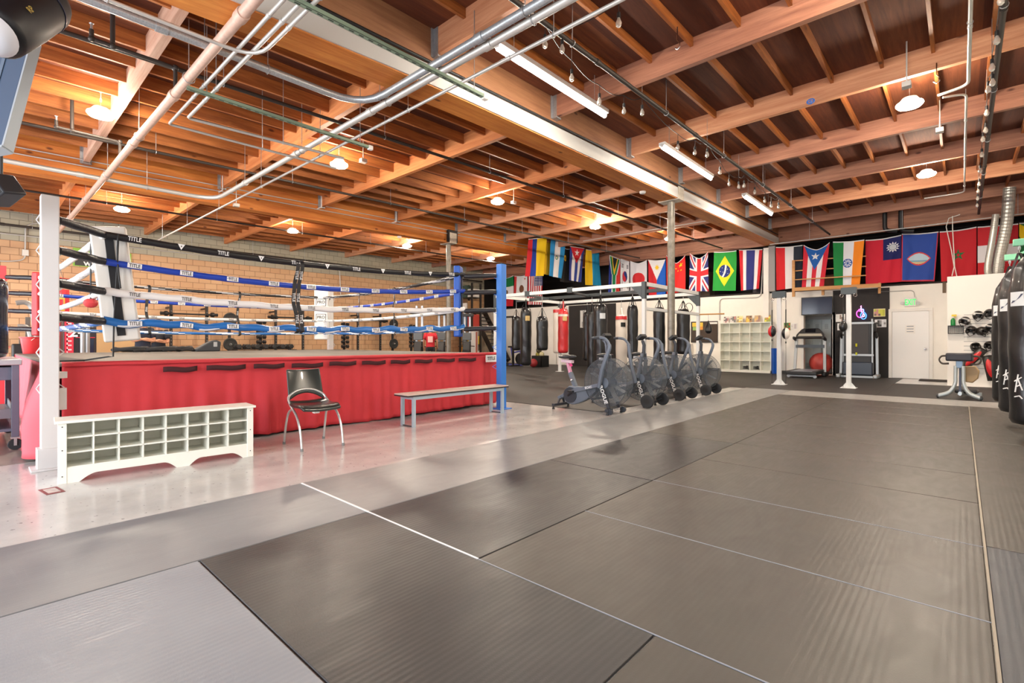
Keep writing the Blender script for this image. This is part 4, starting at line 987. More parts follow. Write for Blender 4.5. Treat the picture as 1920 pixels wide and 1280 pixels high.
# sprinkler drops by the pale purlin
for x, l in ((-6.95, 'rusty black sprinkler drop with elbow beside the pale purlin, right of the lamp'), (-10.2, 'rusty black sprinkler drop with elbow near the second timber beam')):
    y = 1.2
    t = thing('sprinkler_drop', l, 'sprinkler', (x, y, 0))
    z = 4.42
    MB().tube(bend([(0,-.32,z+.1),(0,-.32,z),(0,.45,z),(0,.45,4.17)], .06), .022, 10).tube([(0,-.14,z),(0,-.14,deck(y-.14)-.02)], .024, 10).build('pipe_run', pipe_black, t)
    MB().ball((0,-.14,z), .036, 10).ball((0,.45,z), .036, 10).ball((0,-.32,z), .032, 10).build('fitting', pipe_black, t)
    MB().tube([(0,-.32,z+.1),(0,-.32,z+.16)], .012, 8).lathe([(.02,.16),(.022,.165),(.001,.166)], (0,-.32,z), 'Z', 10).build('sprinkler_head', steel, t)
# green strut channels
for (x, y0, y1, z, l) in ((-6.52,1.66,4.0,4.02,'pale green slotted strut hanging under the conduits left of the big beam'), (-4.14,1.4,4.05,4.0,'pale green slotted strut hanging under the conduits right of the big beam')):
    t = thing('strut_channel', l, 'strut', (x, y0, z), 0, 'green strut channels')
    L_ = y1-y0
    MB().box((-.022,0,0), (.022,L_,.003)).box((-.022,0,0), (-.018,L_,.04)).box((.018,0,0), (.022,L_,.04)).build('channel', green_strut, t)
    s = MB()
    for k in range(int(L_/.1)): s.box((-.007,.03+k*.1,-.001), (.007,.08+k*.1,.0005))
    s.build('slots', mat('slot_dark', (40,46,40), .8), t, smooth=False)
    MB().box((-.03,L_-.02,-.015), (.03,L_+.05,.05)).build('end_cap', white_paint, t, bevel=.008)
    for yy_ in (.2, L_-.15): MB().tube([(0,yy_,.02),(0,yy_,deck(y0+yy_)-z-.1)], .005, 5).build('hanger_rod', steel, t)
# conduit boxes beside the lamps
for i, (px, py, z, l) in enumerate(((681,302,4.62,'small grey junction box right of the lamp over the ring'), (1700,160,4.55,'small grey junction box above the nearest right hand lamp'), (1762,245,4.58,'grey junction box where the right hand conduits meet'), (963,380,4.75,'small junction box right of the third lamp in the middle row'), (443,385,4.3,'white junction box on the thin conduit over the ring'))):
    p = P(px, py, Z=z)
    tag(MB().box((p.x-.05,p.y-.06,z-.03), (p.x+.05,p.y+.06,z+.04)).tube([(p.x,p.y,z+.03),(p.x,p.y,deck(p.y)-.01)], .01, 6).build('junction_box', conduit, bevel=.004), l, 'junction box')
# string lights
glass = mat('bulb_glass', (250,244,232), .08, spec=.6, trans=.7)
def string_lights(label, pxs, z, drop=.16, sag=.05):
    pts = [P(a, b, Z=z) for a, b in pxs]
    o0 = pts[0]; t = thing('string_lights', label, 'string lights', (0,0,0))
    wire = []
    for i in range(len(pts)-1):
        for j in range(5): wire.append(pts[i].lerp(pts[i+1], j/5)+V((0,0,drop+.06-sag*sin(j/5*pi))))
    wire.append(pts[-1]+V((0,0,drop+.06)))
    w = MB().tube(wire, .005, 5)
    w.build('wire', blackish, t)
    for i in range(0, len(wire), 15): MB().tube([wire[i], V((wire[i].x, wire[i].y, deck(wire[i].y)-.1))], .003, 4).build('hanging_line', steel, t)
    for p in pts:
        MB().tube([p+V((0,0,drop+.06)), p+V((0,0,.1))], .004, 5).cyl(p+V((0,0,.05)), p+V((0,0,.105)), .02, .018, 10).build('socket', blackish, t)
        MB().lathe([(.012,.055),(.02,.03),(.032,0),(.026,-.03),(.01,-.045),(.001,-.047)], p, 'Z', 12).build('bulb', glass, t)
string_lights('string of clear bulbs draped beside the tube lights on the right of the beam', [(1160,43),(1054,92),(1022,83),(1072,146),(1124,190),(1170,208),(1204,211),(1271,276),(1303,286),(1326,290),(1350,323),(1367,345),(1385,350),(1395,348),(1415,360),(1434,377),(1446,386),(1460,388)], 4.42)
string_lights('string of clear bulbs strung along the dark pipe at the far right', [(1879,-20),(1877,1),(1869,76),(1860,127),(1861,155),(1853,168),(1850,212),(1848,244),(1843,261),(1841,290),(1838,320),(1836,345),(1834,358),(1833,372),(1832,385)], 4.45, .1, .02)

# ------------------------------------------------------------- flags
FC = {}
def fm(c):
    if c not in FC: FC[c] = mat('flag_cloth_%02x%02x%02x' % c, c, .8)
    return FC[c]
RED, WHT, BLU, GRN, YEL, BLK = (206,32,44), (232,230,232), (30,44,128), (12,128,64), (248,206,20), (32,30,36)
def star(x, y, cx, cy, r, n=5, inner=.4, rot=0):
    dx, dy = x-cx, y-cy; d = math.hypot(dx, dy)
    if d > r: return False
    a = (math.atan2(dx, dy)+rot) % (2*pi/n); a = abs(a-pi/n) # 0 at valley
    k = a/(pi/n)
    # edge from valley (inner) to tip
    th = pi/n; p0 = (r*inner, th); u = th-a
    x0, y0 = r, 0; x1, y1 = r*inner*cos(th), r*inner*sin(th)
    px, py = d*cos(u), d*sin(u)
    return (x1-x0)*(py-y0)-(y1-y0)*(px-x0) > 0
def flag(label, pl, pr, bl, br, fn, plane, dip=0, sd=0, wav=.03, nu=64, nv=96, off=0, name='hanging_flag', fold=1):
    """hung by its short edge: corner pixels of top left/right and bottom left/right on a plane of the room"""
    A, B, Cc, Dd = [P(*q, **plane) for q in (pl, pr, bl, br)]
    rnd = random.Random(sd); ph = [rnd.uniform(0, 6.28) for _ in range(5)]
    nrm = V((0,-1,0)) if 'Y' in plane else V((1,0,0))
    pal = []; idx = {}
    def pos(u, v):
        p = Cc.lerp(Dd, u).lerp(A.lerp(B, u), v)
        p = p-V((0,0,dip*(1-abs(2*u-1)**1.5)*v**1.5))
        w = wav*(sin(u*9+ph[0]+(1-v)*2)*.6+sin(u*17+ph[1]-v*3)*.35+sin(u*5+v*4+ph[2])*.5)*(.35+.65*(1-v))
        # diagonal drape folds from the two top corners
        for c, s in ((0, 1), (1, -1)):
            q = (u-c)*s; g = q-(1-v)*.55
            w += fold*.02*math.exp(-(g/.09)**2)*v
        return p+nrm*(w+off)
    def col(u, v):
        c = fn(u, v)
        if v > .975: c = WHT
        if c not in idx: idx[c] = len(pal); pal.append(fm(c))
        return idx[c]
    o = MB().grid(pos, nu, nv, mf=col).build(name, pal, ang=3.2, solid=.004)
    return tag(o, label, 'flag', 'hanging flags')
ar = 1.6
def tri(*cs): return lambda u, v: cs[min(len(cs)-1, int(u*len(cs)))]
FY = dict(Y=YB-.14); FX = dict(X=-12.05)
flag('flag in red, blue and wide yellow vertical stripes, leftmost of the row near the lamp', (990,448), (1025,444), (985,518), (1020,517), lambda u, v: RED if u < .25 else (20,60,160) if u < .5 else YEL, FX, 0, 1)
def salv(u, v):
    if u < .33 or u > .68: return (34,140,204)
    d = math.hypot((u-.505)*1, (v-.5)*ar)
    return (40,110,90) if .05 < d < .085 and not (v > .56) else (200,190,120) if d < .035 else WHT
flag('light blue and white flag with a small round green crest', (1033,442), (1060,450), (1029,517), (1054,522), salv, FX, 0, 2)
def cuba(u, v):
    if v > .5+abs(u-.5)*1.0 and False: pass
    apex = .52; hw = .5*(v-apex)/(1-apex)
    if v > apex and abs(u-.5) < hw: return WHT if star(u, v*ar, .5, .83*ar, .17, 5, .4, 0) else RED
    k = int(u*5); return (40,60,140) if k % 2 == 0 else WHT
flag('striped blue and white flag with a red triangle and one white star', (1068,461), (1096,465), (1067,525), (1089,529), cuba, FX, 0, 3)
flag('half yellow, half sky blue flag, right end of the row near the lamp', (1098,467), (1123,470), (1097,534), (1127,535), lambda u, v: (244,200,24) if u < .46 else (24,150,204), FX, 0, 4)
flag('plain creased yellow flag hanging behind, between two striped flags', (1019,446), (1036,446), (1018,514), (1034,516), lambda u, v: (226,178,28), dict(X=-12.25), 0, 5, .05)
flag('black flag with a yellow round emblem hanging behind the star flag', (1050,462), (1075,466), (1050,528), (1075,530), lambda u, v: (236,190,50) if math.hypot(u-.35, (v-.7)*ar) < .14 else (26,24,26), dict(X=-12.25), .05, 6, .05)
def mex(u, v): return (16,120,64) if v > .67 else RED if v < .3 else ((120,96,60) if math.hypot((u-.5), (v-.48)*ar) < .13 else WHT)
flag('green, white and red banded flag seen just right of the blue ring post', (938,520), (963,516), (937,574), (962,574), mex, FY, .08, 7)
def cal(u, v):
    if u < .17: return (204,50,52)
    if star(u, v*ar, .82, .86*ar, .08): return (190,40,44)
    if math.hypot((u-.57)*.8, (v-.46)*ar*.6) < .15 and v < .62: return (120,78,54)
    return WHT
flag('white flag with red edge stripe and a brown bear', (965,517), (989,515), (963,562), (988,562), cal, FY, .04, 8)
def usa(u, v):
    if u > .46 and v > .6:
        return WHT if (int(u*24)+int(v*40)) % 2 == 0 and int(u*24) % 2 == 0 else (44,54,110)
    return RED if int(u*13) % 2 == 0 else WHT
flag('red and white striped flag with a blue star field at its upper right', (990,514), (1018,512), (989,571), (1016,571), usa, FY, 0, 9)
def saf(u, v):
    c = abs(u-.5); st = .46+.54*0
    yv = (v-.48)*.95
    if v > .5 and c < yv*.62: return BLK if c < yv*.62-.09 else (240,190,40)
    arm = (yv*.62 < c < yv*.62+.15) if v > .5 else c < .11
    arm2 = (yv*.62 < c < yv*.62+.23) if v > .5 else c < .18
    if arm: return (22,130,70)
    if arm2: return WHT
    return (40,60,150) if u < .5 else (210,50,40)
flag('flag with a green Y on black, blue and red', (1143,478), (1163,486), (1140,548), (1162,548), saf, FY, 0, 10)
def kor(u, v):
    d = math.hypot(u-.5, (v-.5)*ar)
    if d < .26: return (200,40,52) if (u-.5)+.12*sin((v-.5)*ar*12) < 0 else (30,50,120)
    for cx, cy in ((.2,.82),(.8,.82),(.2,.18),(.8,.18)):
        if abs(u-cx) < .11 and abs(v-cy) < .06 and int((v-cy+.06)*50) % 2 == 0: return BLK
    return WHT
flag('white flag with a red and blue swirl disc', (1164,485), (1180,490), (1163,549), (1180,549), kor, FY, 0, 11)
flag('white flag with a large plain red disc', (1182,489), (1213,487), (1181,551), (1213,551), lambda u, v: (208,40,46) if math.hypot(u-.5, (v-.45)*ar) < .36 else (226,224,230), FY, .12, 12)
def phil(u, v):
    if v > .42+abs(u-.5)*1.16:
        return (244,200,40) if star(u, v*ar, .5, .79*ar, .15, 8, .5) else WHT
    return RED if u < .5 else (20,90,190)
flag('flag with white triangle and yellow sun over red and blue, left of the steel column', (1216,487), (1248,486), (1216,553), (1248,553), phil, FY, .03, 13)
def chn(u, v):
    if star(u, v*ar, .76, .83*ar, .13): return YEL
    for cx, cy in ((.42,.9),(.5,.78),(.62,.68),(.78,.66)):
        if star(u, v*ar, cx, cy*ar, .055): return YEL
    return (222,36,34)
flag('plain red flag with small yellow stars, right of the steel column', (1250,478), (1285,478), (1250,552), (1285,546), chn, FY, .32, 14)
def uk(u, v):
    x = (u-.5); y = (v-.5)*ar
    if abs(x) < .11 or abs(y) < .11: return (214,40,48)
    if abs(x) < .18 or abs(y) < .18: return WHT
    d1 = abs(y-x*ar)/1.9; d2 = abs(y+x*ar)/1.9
    d = min(d1, d2)
    return (196,44,60) if d < .035 else WHT if d < .1 else (48,52,118)
flag('red, white and blue crossed flag, dipping at its top', (1294,475), (1328,472), (1292,546), (1328,546), uk, FY, .22, 15)
def bra(u, v):
    x = u-.5; y = (v-.5)*ar
    if math.hypot(x, y) < .255: return WHT if abs(math.hypot(x+.75, y-.2)-.8) < .035 else ((200,204,220) if (int(u*36)*7+int(v*54)*5) % 23 == 0 else (30,50,120))
    return (244,222,30) if abs(x)/.4+abs(y)/.62 < 1 else (36,156,60)
flag('green flag with a yellow diamond and blue globe', (1339,472), (1381,469), (1336,545), (1380,545), bra, FY, .02, 16, nu=80, nv=120)
flag('flag of red, white and broad blue vertical stripes beside the white corner column', (1386,468), (1430,467), (1389,545), (1423,541), lambda u, v: RED if u < .15 or u > .86 else WHT if u < .32 or u > .69 else (44,50,124), FY, 0, 17)
flag('red, white and dark navy striped flag just right of the white corner column', (1455,463), (1505,459), (1456,544), (1504,538), lambda u, v: (214,32,40) if u < .34 else WHT if u < .67 else (34,40,54), FY, .02, 18)
def pr(u, v):
    apex = .44; hw = .48*(v-apex)/(1-apex)
    if v > apex and abs(u-.5) < hw: return WHT if star(u, v*ar, .48, .8*ar, .17) else (20,90,172)
    return (206,34,54) if int(u*5) % 2 == 0 else WHT
flag('red and white striped flag with a blue triangle and white star', (1507,459), (1556,454), (1503,541), (1545,537), pr, dict(Y=YB-.38), .2, 19, nu=84)
def ind(u, v):
    if u < .34: return (14,126,60)
    if u > .68: return (246,140,28)
    d = math.hypot(u-.5, (v-.5)*ar)
    return (44,84,160) if .13 < d < .165 or d < .04 or (d < .13 and int((math.atan2(v-.5, u-.5)+pi)*12/pi) % 2 == 0) else (226,228,236)
flag('green, white and orange striped flag with a small blue wheel', (1562,453), (1621,449), (1564,536), (1612,533), ind, dict(Y=YB-.38), .02, 20, nu=84, nv=120)
def twn(u, v):
    if u > .5 and v > .5:
        d = math.hypot(u-.77, (v-.77)*ar*1.0)
        if d < .1: return (196,200,206)
        if d < .115: return (24,30,90)
        return WHT if star(u, v*ar, .77, .77*ar, .19, 12, .62) else (18,24,92)
    return (204,26,52)
flag('red flag with a dark blue quarter and white sun', (1623,450), (1690,440), (1623,533), (1690,528), twn, FY, .03, 21, nu=96, nv=130)
def gum(u, v):
    if u < .03 or u > .97 or v < .03: return (190,50,70)
    x = (u-.5)/.33; y = (v-.47)*ar/.2
    e = abs(y)+x*x*1.0
    if e < .9: return (190,214,226) if y > -.25 else (120,170,190) if y > -.5 else (208,190,150)
    if e < 1.12: return (208,60,60)
    return (40,74,160)
flag('blue flag with red edging and an almond shaped seal', (1691,438), (1760,434), (1690,528), (1752,527), gum, FY, .02, 22, nu=96, nv=130)
def mor(u, v):
    if star(u, v*ar, .5, .5*ar, .2, 5, .36) and math.hypot(u-.5, (v-.5)*ar) > .045: return (40,110,60)
    return (198,30,42)
flag('plain red flag with a green star, above the headgear wall', (1762,434), (1831,425), (1765,528), (1831,522), mor, FY, .02, 23, nu=96, nv=130)
def peru(u, v):
    if .35 < v < .66:
        x = (u-.42)/.14; y = (v-.5)*ar/.17; d = math.hypot(x, y)
        return (70,110,80) if .75 < d < 1 else (160,60,50) if d < .45 else WHT
    return (196,34,44)
flag('red flag with a white band and crest, crossed by silver ducts', (1833,425), (1909,419), (1833,530), (1909,526), peru, FY, 0, 24, nu=84)
flag('green and yellow flag half hidden at the far right end', (1911,418), (1952,414), (1911,520), (1952,518), lambda u, v: YEL if v > .75-.5*u and v < .98-.2*u else (30,110,60), FY, 0, 25)
# cord the flags hang from
tag(MB().tube([P(x_, y_-2, **FY) for x_, y_ in ((938,518),(1018,512),(1143,478),(1181,489),(1248,486),(1285,477),(1294,474),(1328,471),(1381,468),(1430,466),(1455,462),(1556,453),(1621,448),(1690,439),(1760,433),(1831,424),(1909,418),(1952,414))], .008, 5).build('flag_line', blackish), 'cord along the back wall from which the long row of flags hangs', 'cord')
tag(MB().tube([P(985,446,X=-12.05), P(1036,443,X=-12.05), P(1062,452,X=-12.05), P(1098,466,X=-12.05), P(1128,471,X=-12.05)], .012, 6).tube([(-12.05, P(985,446,X=-12.05).y+.05, P(985,446,X=-12.05).z), (-12.05, P(985,446,X=-12.05).y+.05, deck(14.7)-.2)], .006, 5).build('flag_rod', blackish), 'rod under the ceiling carrying the four flags near the lamp', 'rod')

# small fittings on the ceiling timbers
p = P(1520, 190, Z=4.78); t = thing('valve_handle', 'small blue round handle on the second purlin of the right hand bay', 'valve', (p.x, purl_y[5]-.075, p.z) if False else (p.x, p.y, p.z))
MB().tube([(.05*cos(a*pi/6), 0, .035*sin(a*pi/6)) for a in range(12)], .009, 6, closed=True).cyl((-.05,0,0), (.05,0,0), .007, seg=6).cyl((0,-.03,0), (0,.06,0), .01, seg=8).build('handle', mat('valve_blue', (40,110,200), .4), t)
for px, py, l in ((1205,361,'white round detector under the big timber beam beside the steel column'), (749,437,'white round detector under the second timber beam')):
    p = P(px, py, X=(B1 if px > 1000 else B2)-.1)
    z = gbot(p.y); tag(MB().lathe([(.07,0),(.07,-.03),(.05,-.05),(.001,-.052)], (p.x, p.y, z), 'Z', 18).build('smoke_detector', white_paint), l, 'detector')
for px, py, l in ((428,326,'hanging outlet strip on the second timber beam, leftmost of three'), (611,362,'hanging outlet strip on the second timber beam, middle of three'), (749,392,'hanging outlet strip on the second timber beam, rightmost of three')):
    p = P(px, py, X=B2+BW/2+.25); t = thing('outlet_strip', l, 'outlet', p, 0, 'outlet strips on the second beam')
    MB().box((-.02,-.13,-.03), (.02,.13,.05)).build('strip', white_paint, t, bevel=.004)
    for k in range(3): MB().box((.02,-.1+k*.075,-.01), (.023,-.05+k*.075,.035)).build('socket', blackish, t)
    MB().bar((0,-.12,0), (0,-.12,-.42), .03, .012).bar((0,-.12,-.4), (-.25,-.12,-.4), .02).build('bracket', white_paint, t)
    MB().tube([(0,0,.05), (0,0,deck(p.y)-p.z-.01)], .005, 5).build('hanger_rod', steel, t)
for px, l in ((1659,'black pipe elbow hanging above the red flag with the white sun, left one'), (1689,'black pipe elbow hanging above the red flag with the white sun, right one')):
    p = P(px, 425, Y=18.9); tag(MB().tube(bend([(p.x,18.9,deck(18.9)-.01),(p.x,18.9,p.z-.12),(p.x+.3,18.95,p.z-.16)], .2), .06, 12).build('pipe_elbow', blackish), l, 'pipe')
for px, py, l in ((1270,82,'metal eye hook under the nearest right hand purlin'), (1756,146,'white metal hook under the second right hand purlin')):
    p = P(px, py, Z=4.68); tag(MB().tube([p+V((0,0,.2)), p+V((0,0,.04)), p+V((.03,0,0)), p+V((.03,0,-.05)), p+V((0,0,-.07)), p+V((-.03,0,-.04))], .007, 6).build('ceiling_hook', chrome), l, 'hook')
# ------------------------------------------------------------- back wall
WY = YB-.005
def wb(x0, y0, x1, y1, d=.02, Y=None, mb=None, mi=None):
    """flat box on the back wall between two photo pixels"""
    Y = Y or WY
    a = P(x0, y0, Y=Y); b = P(x1, y1, Y=Y)
    return (mb or MB()).box((min(a.x,b.x), Y-d, min(a.z,b.z)), (max(a.x,b.x), Y, max(a.z,b.z)), mi)
dark_wall = mat('black_wall_panel', (38,32,31), .7, col2=(28,24,23), vscale=2)
a = P(1562,600,Y=WY).x; b = P(1668,600,Y=WY).x
tag(MB().box((a,YB-.03,.008), (b,YB-.004,2.86)).build('wall_panel', dark_wall, smooth=False), 'black painted wall panel behind the folded treadmill', 'wall panel')
a = P(1067,600,Y=WY).x; b = P(1155,600,Y=WY).x
tag(MB().box((a,YB-.03,.008), (b,YB-.004,2.88)).build('wall_panel', dark_wall, smooth=False), 'black wall panel behind the thick black hanging bag', 'wall panel')
# exit door
a = P(1673,710,Y=WY); b = P(1742,582,Y=WY)
dr = tag(MB().box((a.x,YB-.045,.012), (b.x,YB-.008,2.08)).build('door_1', mat('door_white', (240,238,235), .4), bevel=.004), 'white exit door under the green lit sign', 'door'); struct(dr)
tr = MB().box((a.x-.09,YB-.06,0), (a.x-.004,YB-.004,2.085)).box((b.x+.004,YB-.06,0), (b.x+.09,YB-.004,2.085)).box((a.x-.09,YB-.06,2.085), (b.x+.09,YB-.004,2.17))
tr.build('door_frame', white_paint, dr, bevel=.004)
kx, kz = b.x-.08, P(1735,654,Y=WY).z
MB().lathe([(.03,0),(.03,-.01),(.012,-.015),(.012,-.05),(.03,-.06),(.026,-.085),(.001,-.09)], (kx,YB-.045,kz), 'Y', 14).build('door_knob', chrome, dr)
t = wb(1697,609,1716,625,.004,YB-.047,mi=0)
for k in range(3): wb(1700,611+k*5,1713,612+k*5,.002,YB-.051,t,1)
tag(t.build('paper_notice', [white_paint, mat('notice_ink', (120,130,140), .6)], smooth=False), 'white paper notice taped on the exit door', 'notice')
es = thing('exit_sign', 'lit green exit sign with two spot heads above the white door', 'exit sign', (0,0,0))
wb(1696,558,1718,574,.06).build('sign_body', white_paint, es, bevel=.008)
c = P(1707,566,Y=YB-.066)
MB().text('EXIT', (c.x,YB-.067,c.z), (1,0,0), (0,0,1), .135, thick=.003, hs=1.9).build('lettering', mat('exit_green', (60,214,110), emit=.55), es, smooth=False)
for s in (1692, 1722):
    q = P(s, 567, Y=YB-.06); MB().cyl((q.x,YB-.005,q.z), (q.x,YB-.11,q.z-.02), .03, .05, 12).build('spot_head', mat('sign_grey', (206,206,204), .4), es)
MB().tube(bend([(c.x+.1,YB-.02,c.z+.14),(c.x+.08,YB-.02,c.z+.36),(c.x-.8,YB-.02,c.z+.37)], .12), .012, 6).build('feed_conduit', conduit, es)
# doorway trim, locker nook, television
struct(MB().box((DX0-.07,YB-.03,0), (DX0,YB,2.13)).box((DX1,YB-.03,0), (DX1+.07,YB,2.13)).box((DX0-.07,YB-.03,2.06), (DX1+.07,YB,2.13)).build('trim_1', white_paint, smooth=False))
lk = mat('locker_grey', (176,184,182), .4, .2)
def locker(x0, x1, m, label):
    t = thing('locker', label, 'locker', ((x0+x1)/2, YB+1.2, 0), 0)
    w = (x1-x0)/2
    MB().box((-w,0,.02), (w,.38,1.95)).build('body', m, t, bevel=.004)
    n = max(1, round((x1-x0)/.34)); dw = 2*w/n
    for i in range(n):
        d = MB().box((-w+i*dw+.01,-.015,.06), (-w+(i+1)*dw-.01,0,1.92)).build('door', m, t, bevel=.003)
        v = MB()
        for q in range(5):
            for z in (.2, 1.62): v.box((-w+i*dw+.09,-.018,z+q*.035), (-w+(i+1)*dw-.09,-.014,z+q*.035+.012))
        v.build('vent_slots', mat('vent_dark', (110,116,116), .6), d); MB().box((-w+(i+1)*dw-.07,-.03,.98), (-w+(i+1)*dw-.045,-.014,1.1)).build('handle', steel, d)
locker(DX0-.25, DX0+.62, lk, 'grey steel lockers inside the doorway behind the treadmill')
locker(DX0+.66, DX1+.3, mat('locker_red', (206,84,66), .45), 'orange red locker inside the doorway at its right edge')
tv = thing('television', 'wide dark flat television mounted above the doorway', 'television', (0,0,0))
wb(1503,558,1561,589,.05,YB-.09).build('cabinet', blackish, tv, bevel=.006)
wb(1504,559.5,1560,587.5,.004,YB-.14).build('screen', mat('tv_screen', (28,40,66), .12), tv, smooth=False)
q = P(1532,575,Y=YB-.06); MB().box((q.x-.2,YB-.09,q.z-.1), (q.x+.2,YB-.005,q.z+.1)).build('wall_mount', blackish, tv)
gb = P(1536,676,Y=18.9)
tag(MB().ball((DX1-.42,YB+.45,.40), .36, 24).build('exercise_ball', mat('ball_red', (196,72,66), .45), ang=3.2), 'large red exercise ball behind the treadmill deck in the doorway', 'ball')
# neon gloves
ne = thing('neon_sign', 'glowing pink and blue neon boxing gloves on the black wall', 'neon sign', (0,0,0))
def neon(nm_, pts, c, e=3.2):
    MB().tube([P(x, y, Y=YB-.07) for x, y in pts], .012, 6).build(nm_, mat('neon_%s' % nm_, c, emit=e), ne)
neon('pink_glove', bez([(1613,580),(1608,583),(1606,588),(1608,593),(1613,595),(1617,592),(1618,586),(1614,581)], 40), (255,70,200))
neon('pink_cuff', [(1610,580),(1617,580),(1616,583),(1610,583)], (255,90,220), 3)
neon('pink_cord', bez([(1613,579),(1615,577),(1614,575),(1615,573)], 12), (255,150,240), 3)
neon('blue_glove', bez([(1617,585),(1614,589),(1614,594),(1618,598),(1623,596),(1624,590),(1620,585),(1617,585)], 40), (60,120,255), 3.4)
neon('blue_cuff', bez([(1615,585),(1615,580),(1619,580),(1619,585)], 16), (110,160,255), 3)
neon('white_thumb', bez([(1617,592),(1619,588),(1621,592),(1617,594)], 16), (190,200,255), 3)
# pictures and notices
def picture(x0, y0, x1, y1, cols, label, cat='picture', Y=YB-.035, name='wall_picture'):
    t = wb(x0, y0, x1, y1, .01, Y, mi=0); n = len(cols)-1
    rnd = random.Random(int(x0)); k = 5
    for i in range(k):
        for j in range(3):
            xx = lerp(x0+1, x1-1, i/k); yy_ = lerp(y0+1, y1-1, j/3)
            wb(xx, yy_, lerp(x0+1, x1-1, (i+1)/k), lerp(y0+1, y1-1, (j+1)/3), .002, Y-.01, t, 1+min(n-1, int(i/k*n) if rnd.random() < .65 else rnd.randrange(n)))
    return tag(t.build(name, [mat('flat_%02x%02x%02x' % c, c, .5) for c in cols], smooth=False), label, cat)
picture(1638,579,1660,593, [(226,214,160),(196,140,130),(120,96,92),(206,206,70),(186,190,60)], 'coloured photo print with a yellow right half on the black wall')
picture(1640,599,1662,613, [(232,232,232),(60,58,60),(140,138,140),(224,224,228),(210,212,216)], 'black and white photo print below the coloured one on the black wall')
picture(1567,589,1585,603, [(226,224,220),(232,230,226),(150,130,120),(220,214,208)], 'pale sheet pinned on the black wall by the doorway, upper one', 'notice', name='pinned_sheet')
picture(1570,606,1577,619, [(230,228,226),(240,240,240),(180,180,180)], 'small pale sheet pinned on the black wall below a larger sheet', 'notice', name='pinned_sheet')
picture(1470,605,1482,619, [(110,140,70),(150,120,60),(70,120,60),(210,60,40)], 'green and orange flyer behind the left white ball post', 'poster', YB-.005, 'flyer')
picture(1483,606,1494,617, [(240,238,234),(226,222,218),(200,190,190)], 'pale flyer pinned right of the green flyer', 'poster', YB-.005, 'flyer')
picture(1088,582,1099,614, [(196,196,194),(210,210,208),(150,150,150),(226,226,226)], 'tall pale notice on the dark wall beside the thick black bag', 'notice', name='pinned_sheet')
# notice board
bd = thing('notice_board', 'dark framed notice board with yellow flyers left of the cubby shelf', 'notice board', (0,0,0))
wb(1296,603,1346,642,.03).build('frame', mat('board_frame', (52,44,40), .5), bd)
wb(1298,605,1345,640,.006,YB-.035).build('panel', mat('board_cork', (70,58,50), .8, var=.15, vscale=60), bd)
m = MB(); wb(1298,605,1318,612,.004,YB-.041,m,0); wb(1299,613,1307,619,.004,YB-.041,m,1); wb(1309,612,1318,618,.004,YB-.041,m,2)
wb(1330,604,1345,607,.004,YB-.041,m,3); m.build('flyers', [mat('flyer_y', (232,196,70), .6), mat('flyer_g', (150,190,110), .6), mat('flyer_o', (226,150,60), .6), white_paint], bd, smooth=False)
# cubby shelf
cb = thing('cubby_shelf', 'tall white shelf of 25 square cubbies against the back wall', 'shelf', (0,0,0))
a = P(1349.5,697,Y=19.27); b = P(1446,604.5,Y=19.27); SX0, SX1, SZ1 = a.x, b.x, b.z; SZ0 = .1
for x in (SX0, SX1-.03): MB().box((x,19.27,.01), (x+.03,YB-.01,SZ1)).build('side_panel', cub_m, cb)
MB().box((SX0-.01,19.25,SZ1), (SX1+.01,YB-.01,SZ1+.03)).build('top_board', cub_m, cb)
MB().box((SX0,YB-.025,.01), (SX1,YB-.012,SZ1)).build('back_panel', cub_m, cb)
MB().box((SX0,19.27,.01), (SX1,YB-.01,SZ0)).build('plinth', cub_m, cb)
for k in range(1, 5):
    x = lerp(SX0, SX1, k/5); MB().box((x-.012,19.27,SZ0), (x+.012,YB-.02,SZ1)).build('divider', cub_m, cb)
    z = lerp(SZ0, SZ1, k/5); MB().box((SX0+.02,19.275,z-.01), (SX1-.02,YB-.02,z+.01)).build('shelf_board', cub_m, cb)
bkc = [[(200,190,184),(150,90,90),(90,80,84)],[(190,186,182),(170,110,100),(100,96,94)],[(220,206,150),(230,190,80),(150,130,100)],[(150,110,60),(226,180,70),(70,56,50)],[(190,160,120),(150,120,110),(210,170,90)],[(150,160,70),(200,140,70),(230,214,80)]]
bll = ['pale photo card leaning on the cubby shelf, leftmost of six', 'grey and red photo card on the cubby shelf, second from the left', 'yellowish photo card on the cubby shelf, third from the left', 'dark gold photo card on the cubby shelf, third from the right', 'tan photo card on the cubby shelf, second from the right', 'green and yellow photo card on the cubby shelf, rightmost of six']
for (x0, x1), c, l in zip(((1356,1366),(1368.5,1379.5),(1381,1392),(1398,1409),(1414,1425),(1433,1444)), bkc, bll):
    p0 = P(x0, 601, Y=19.42); p1 = P(x1, 601, Y=19.42); w_ = p1.x-p0.x; h_ = .26
    Mx = M4.Translation((p0.x,19.42,SZ1+.031)) @ M4.Rotation(R(-16), 4, 'X')
    q = MB().box((0,-.004,0), (w_,.004,h_), 0, Mx)
    rnd = random.Random(int(x0))
    for i in range(3):
        for j in range(4): q.box((.015+i*(w_-.03)/3,-.006,.015+j*(h_-.03)/4), (.015+(i+1)*(w_-.03)/3,-.004,.015+(j+1)*(h_-.03)/4), rnd.randrange(3), Mx)
    tag(q.build('photo_card', [mat('flat_%02x%02x%02x' % k, k, .5) for k in c], smooth=False), l, 'photo card', 'photo cards on the cubby shelf')
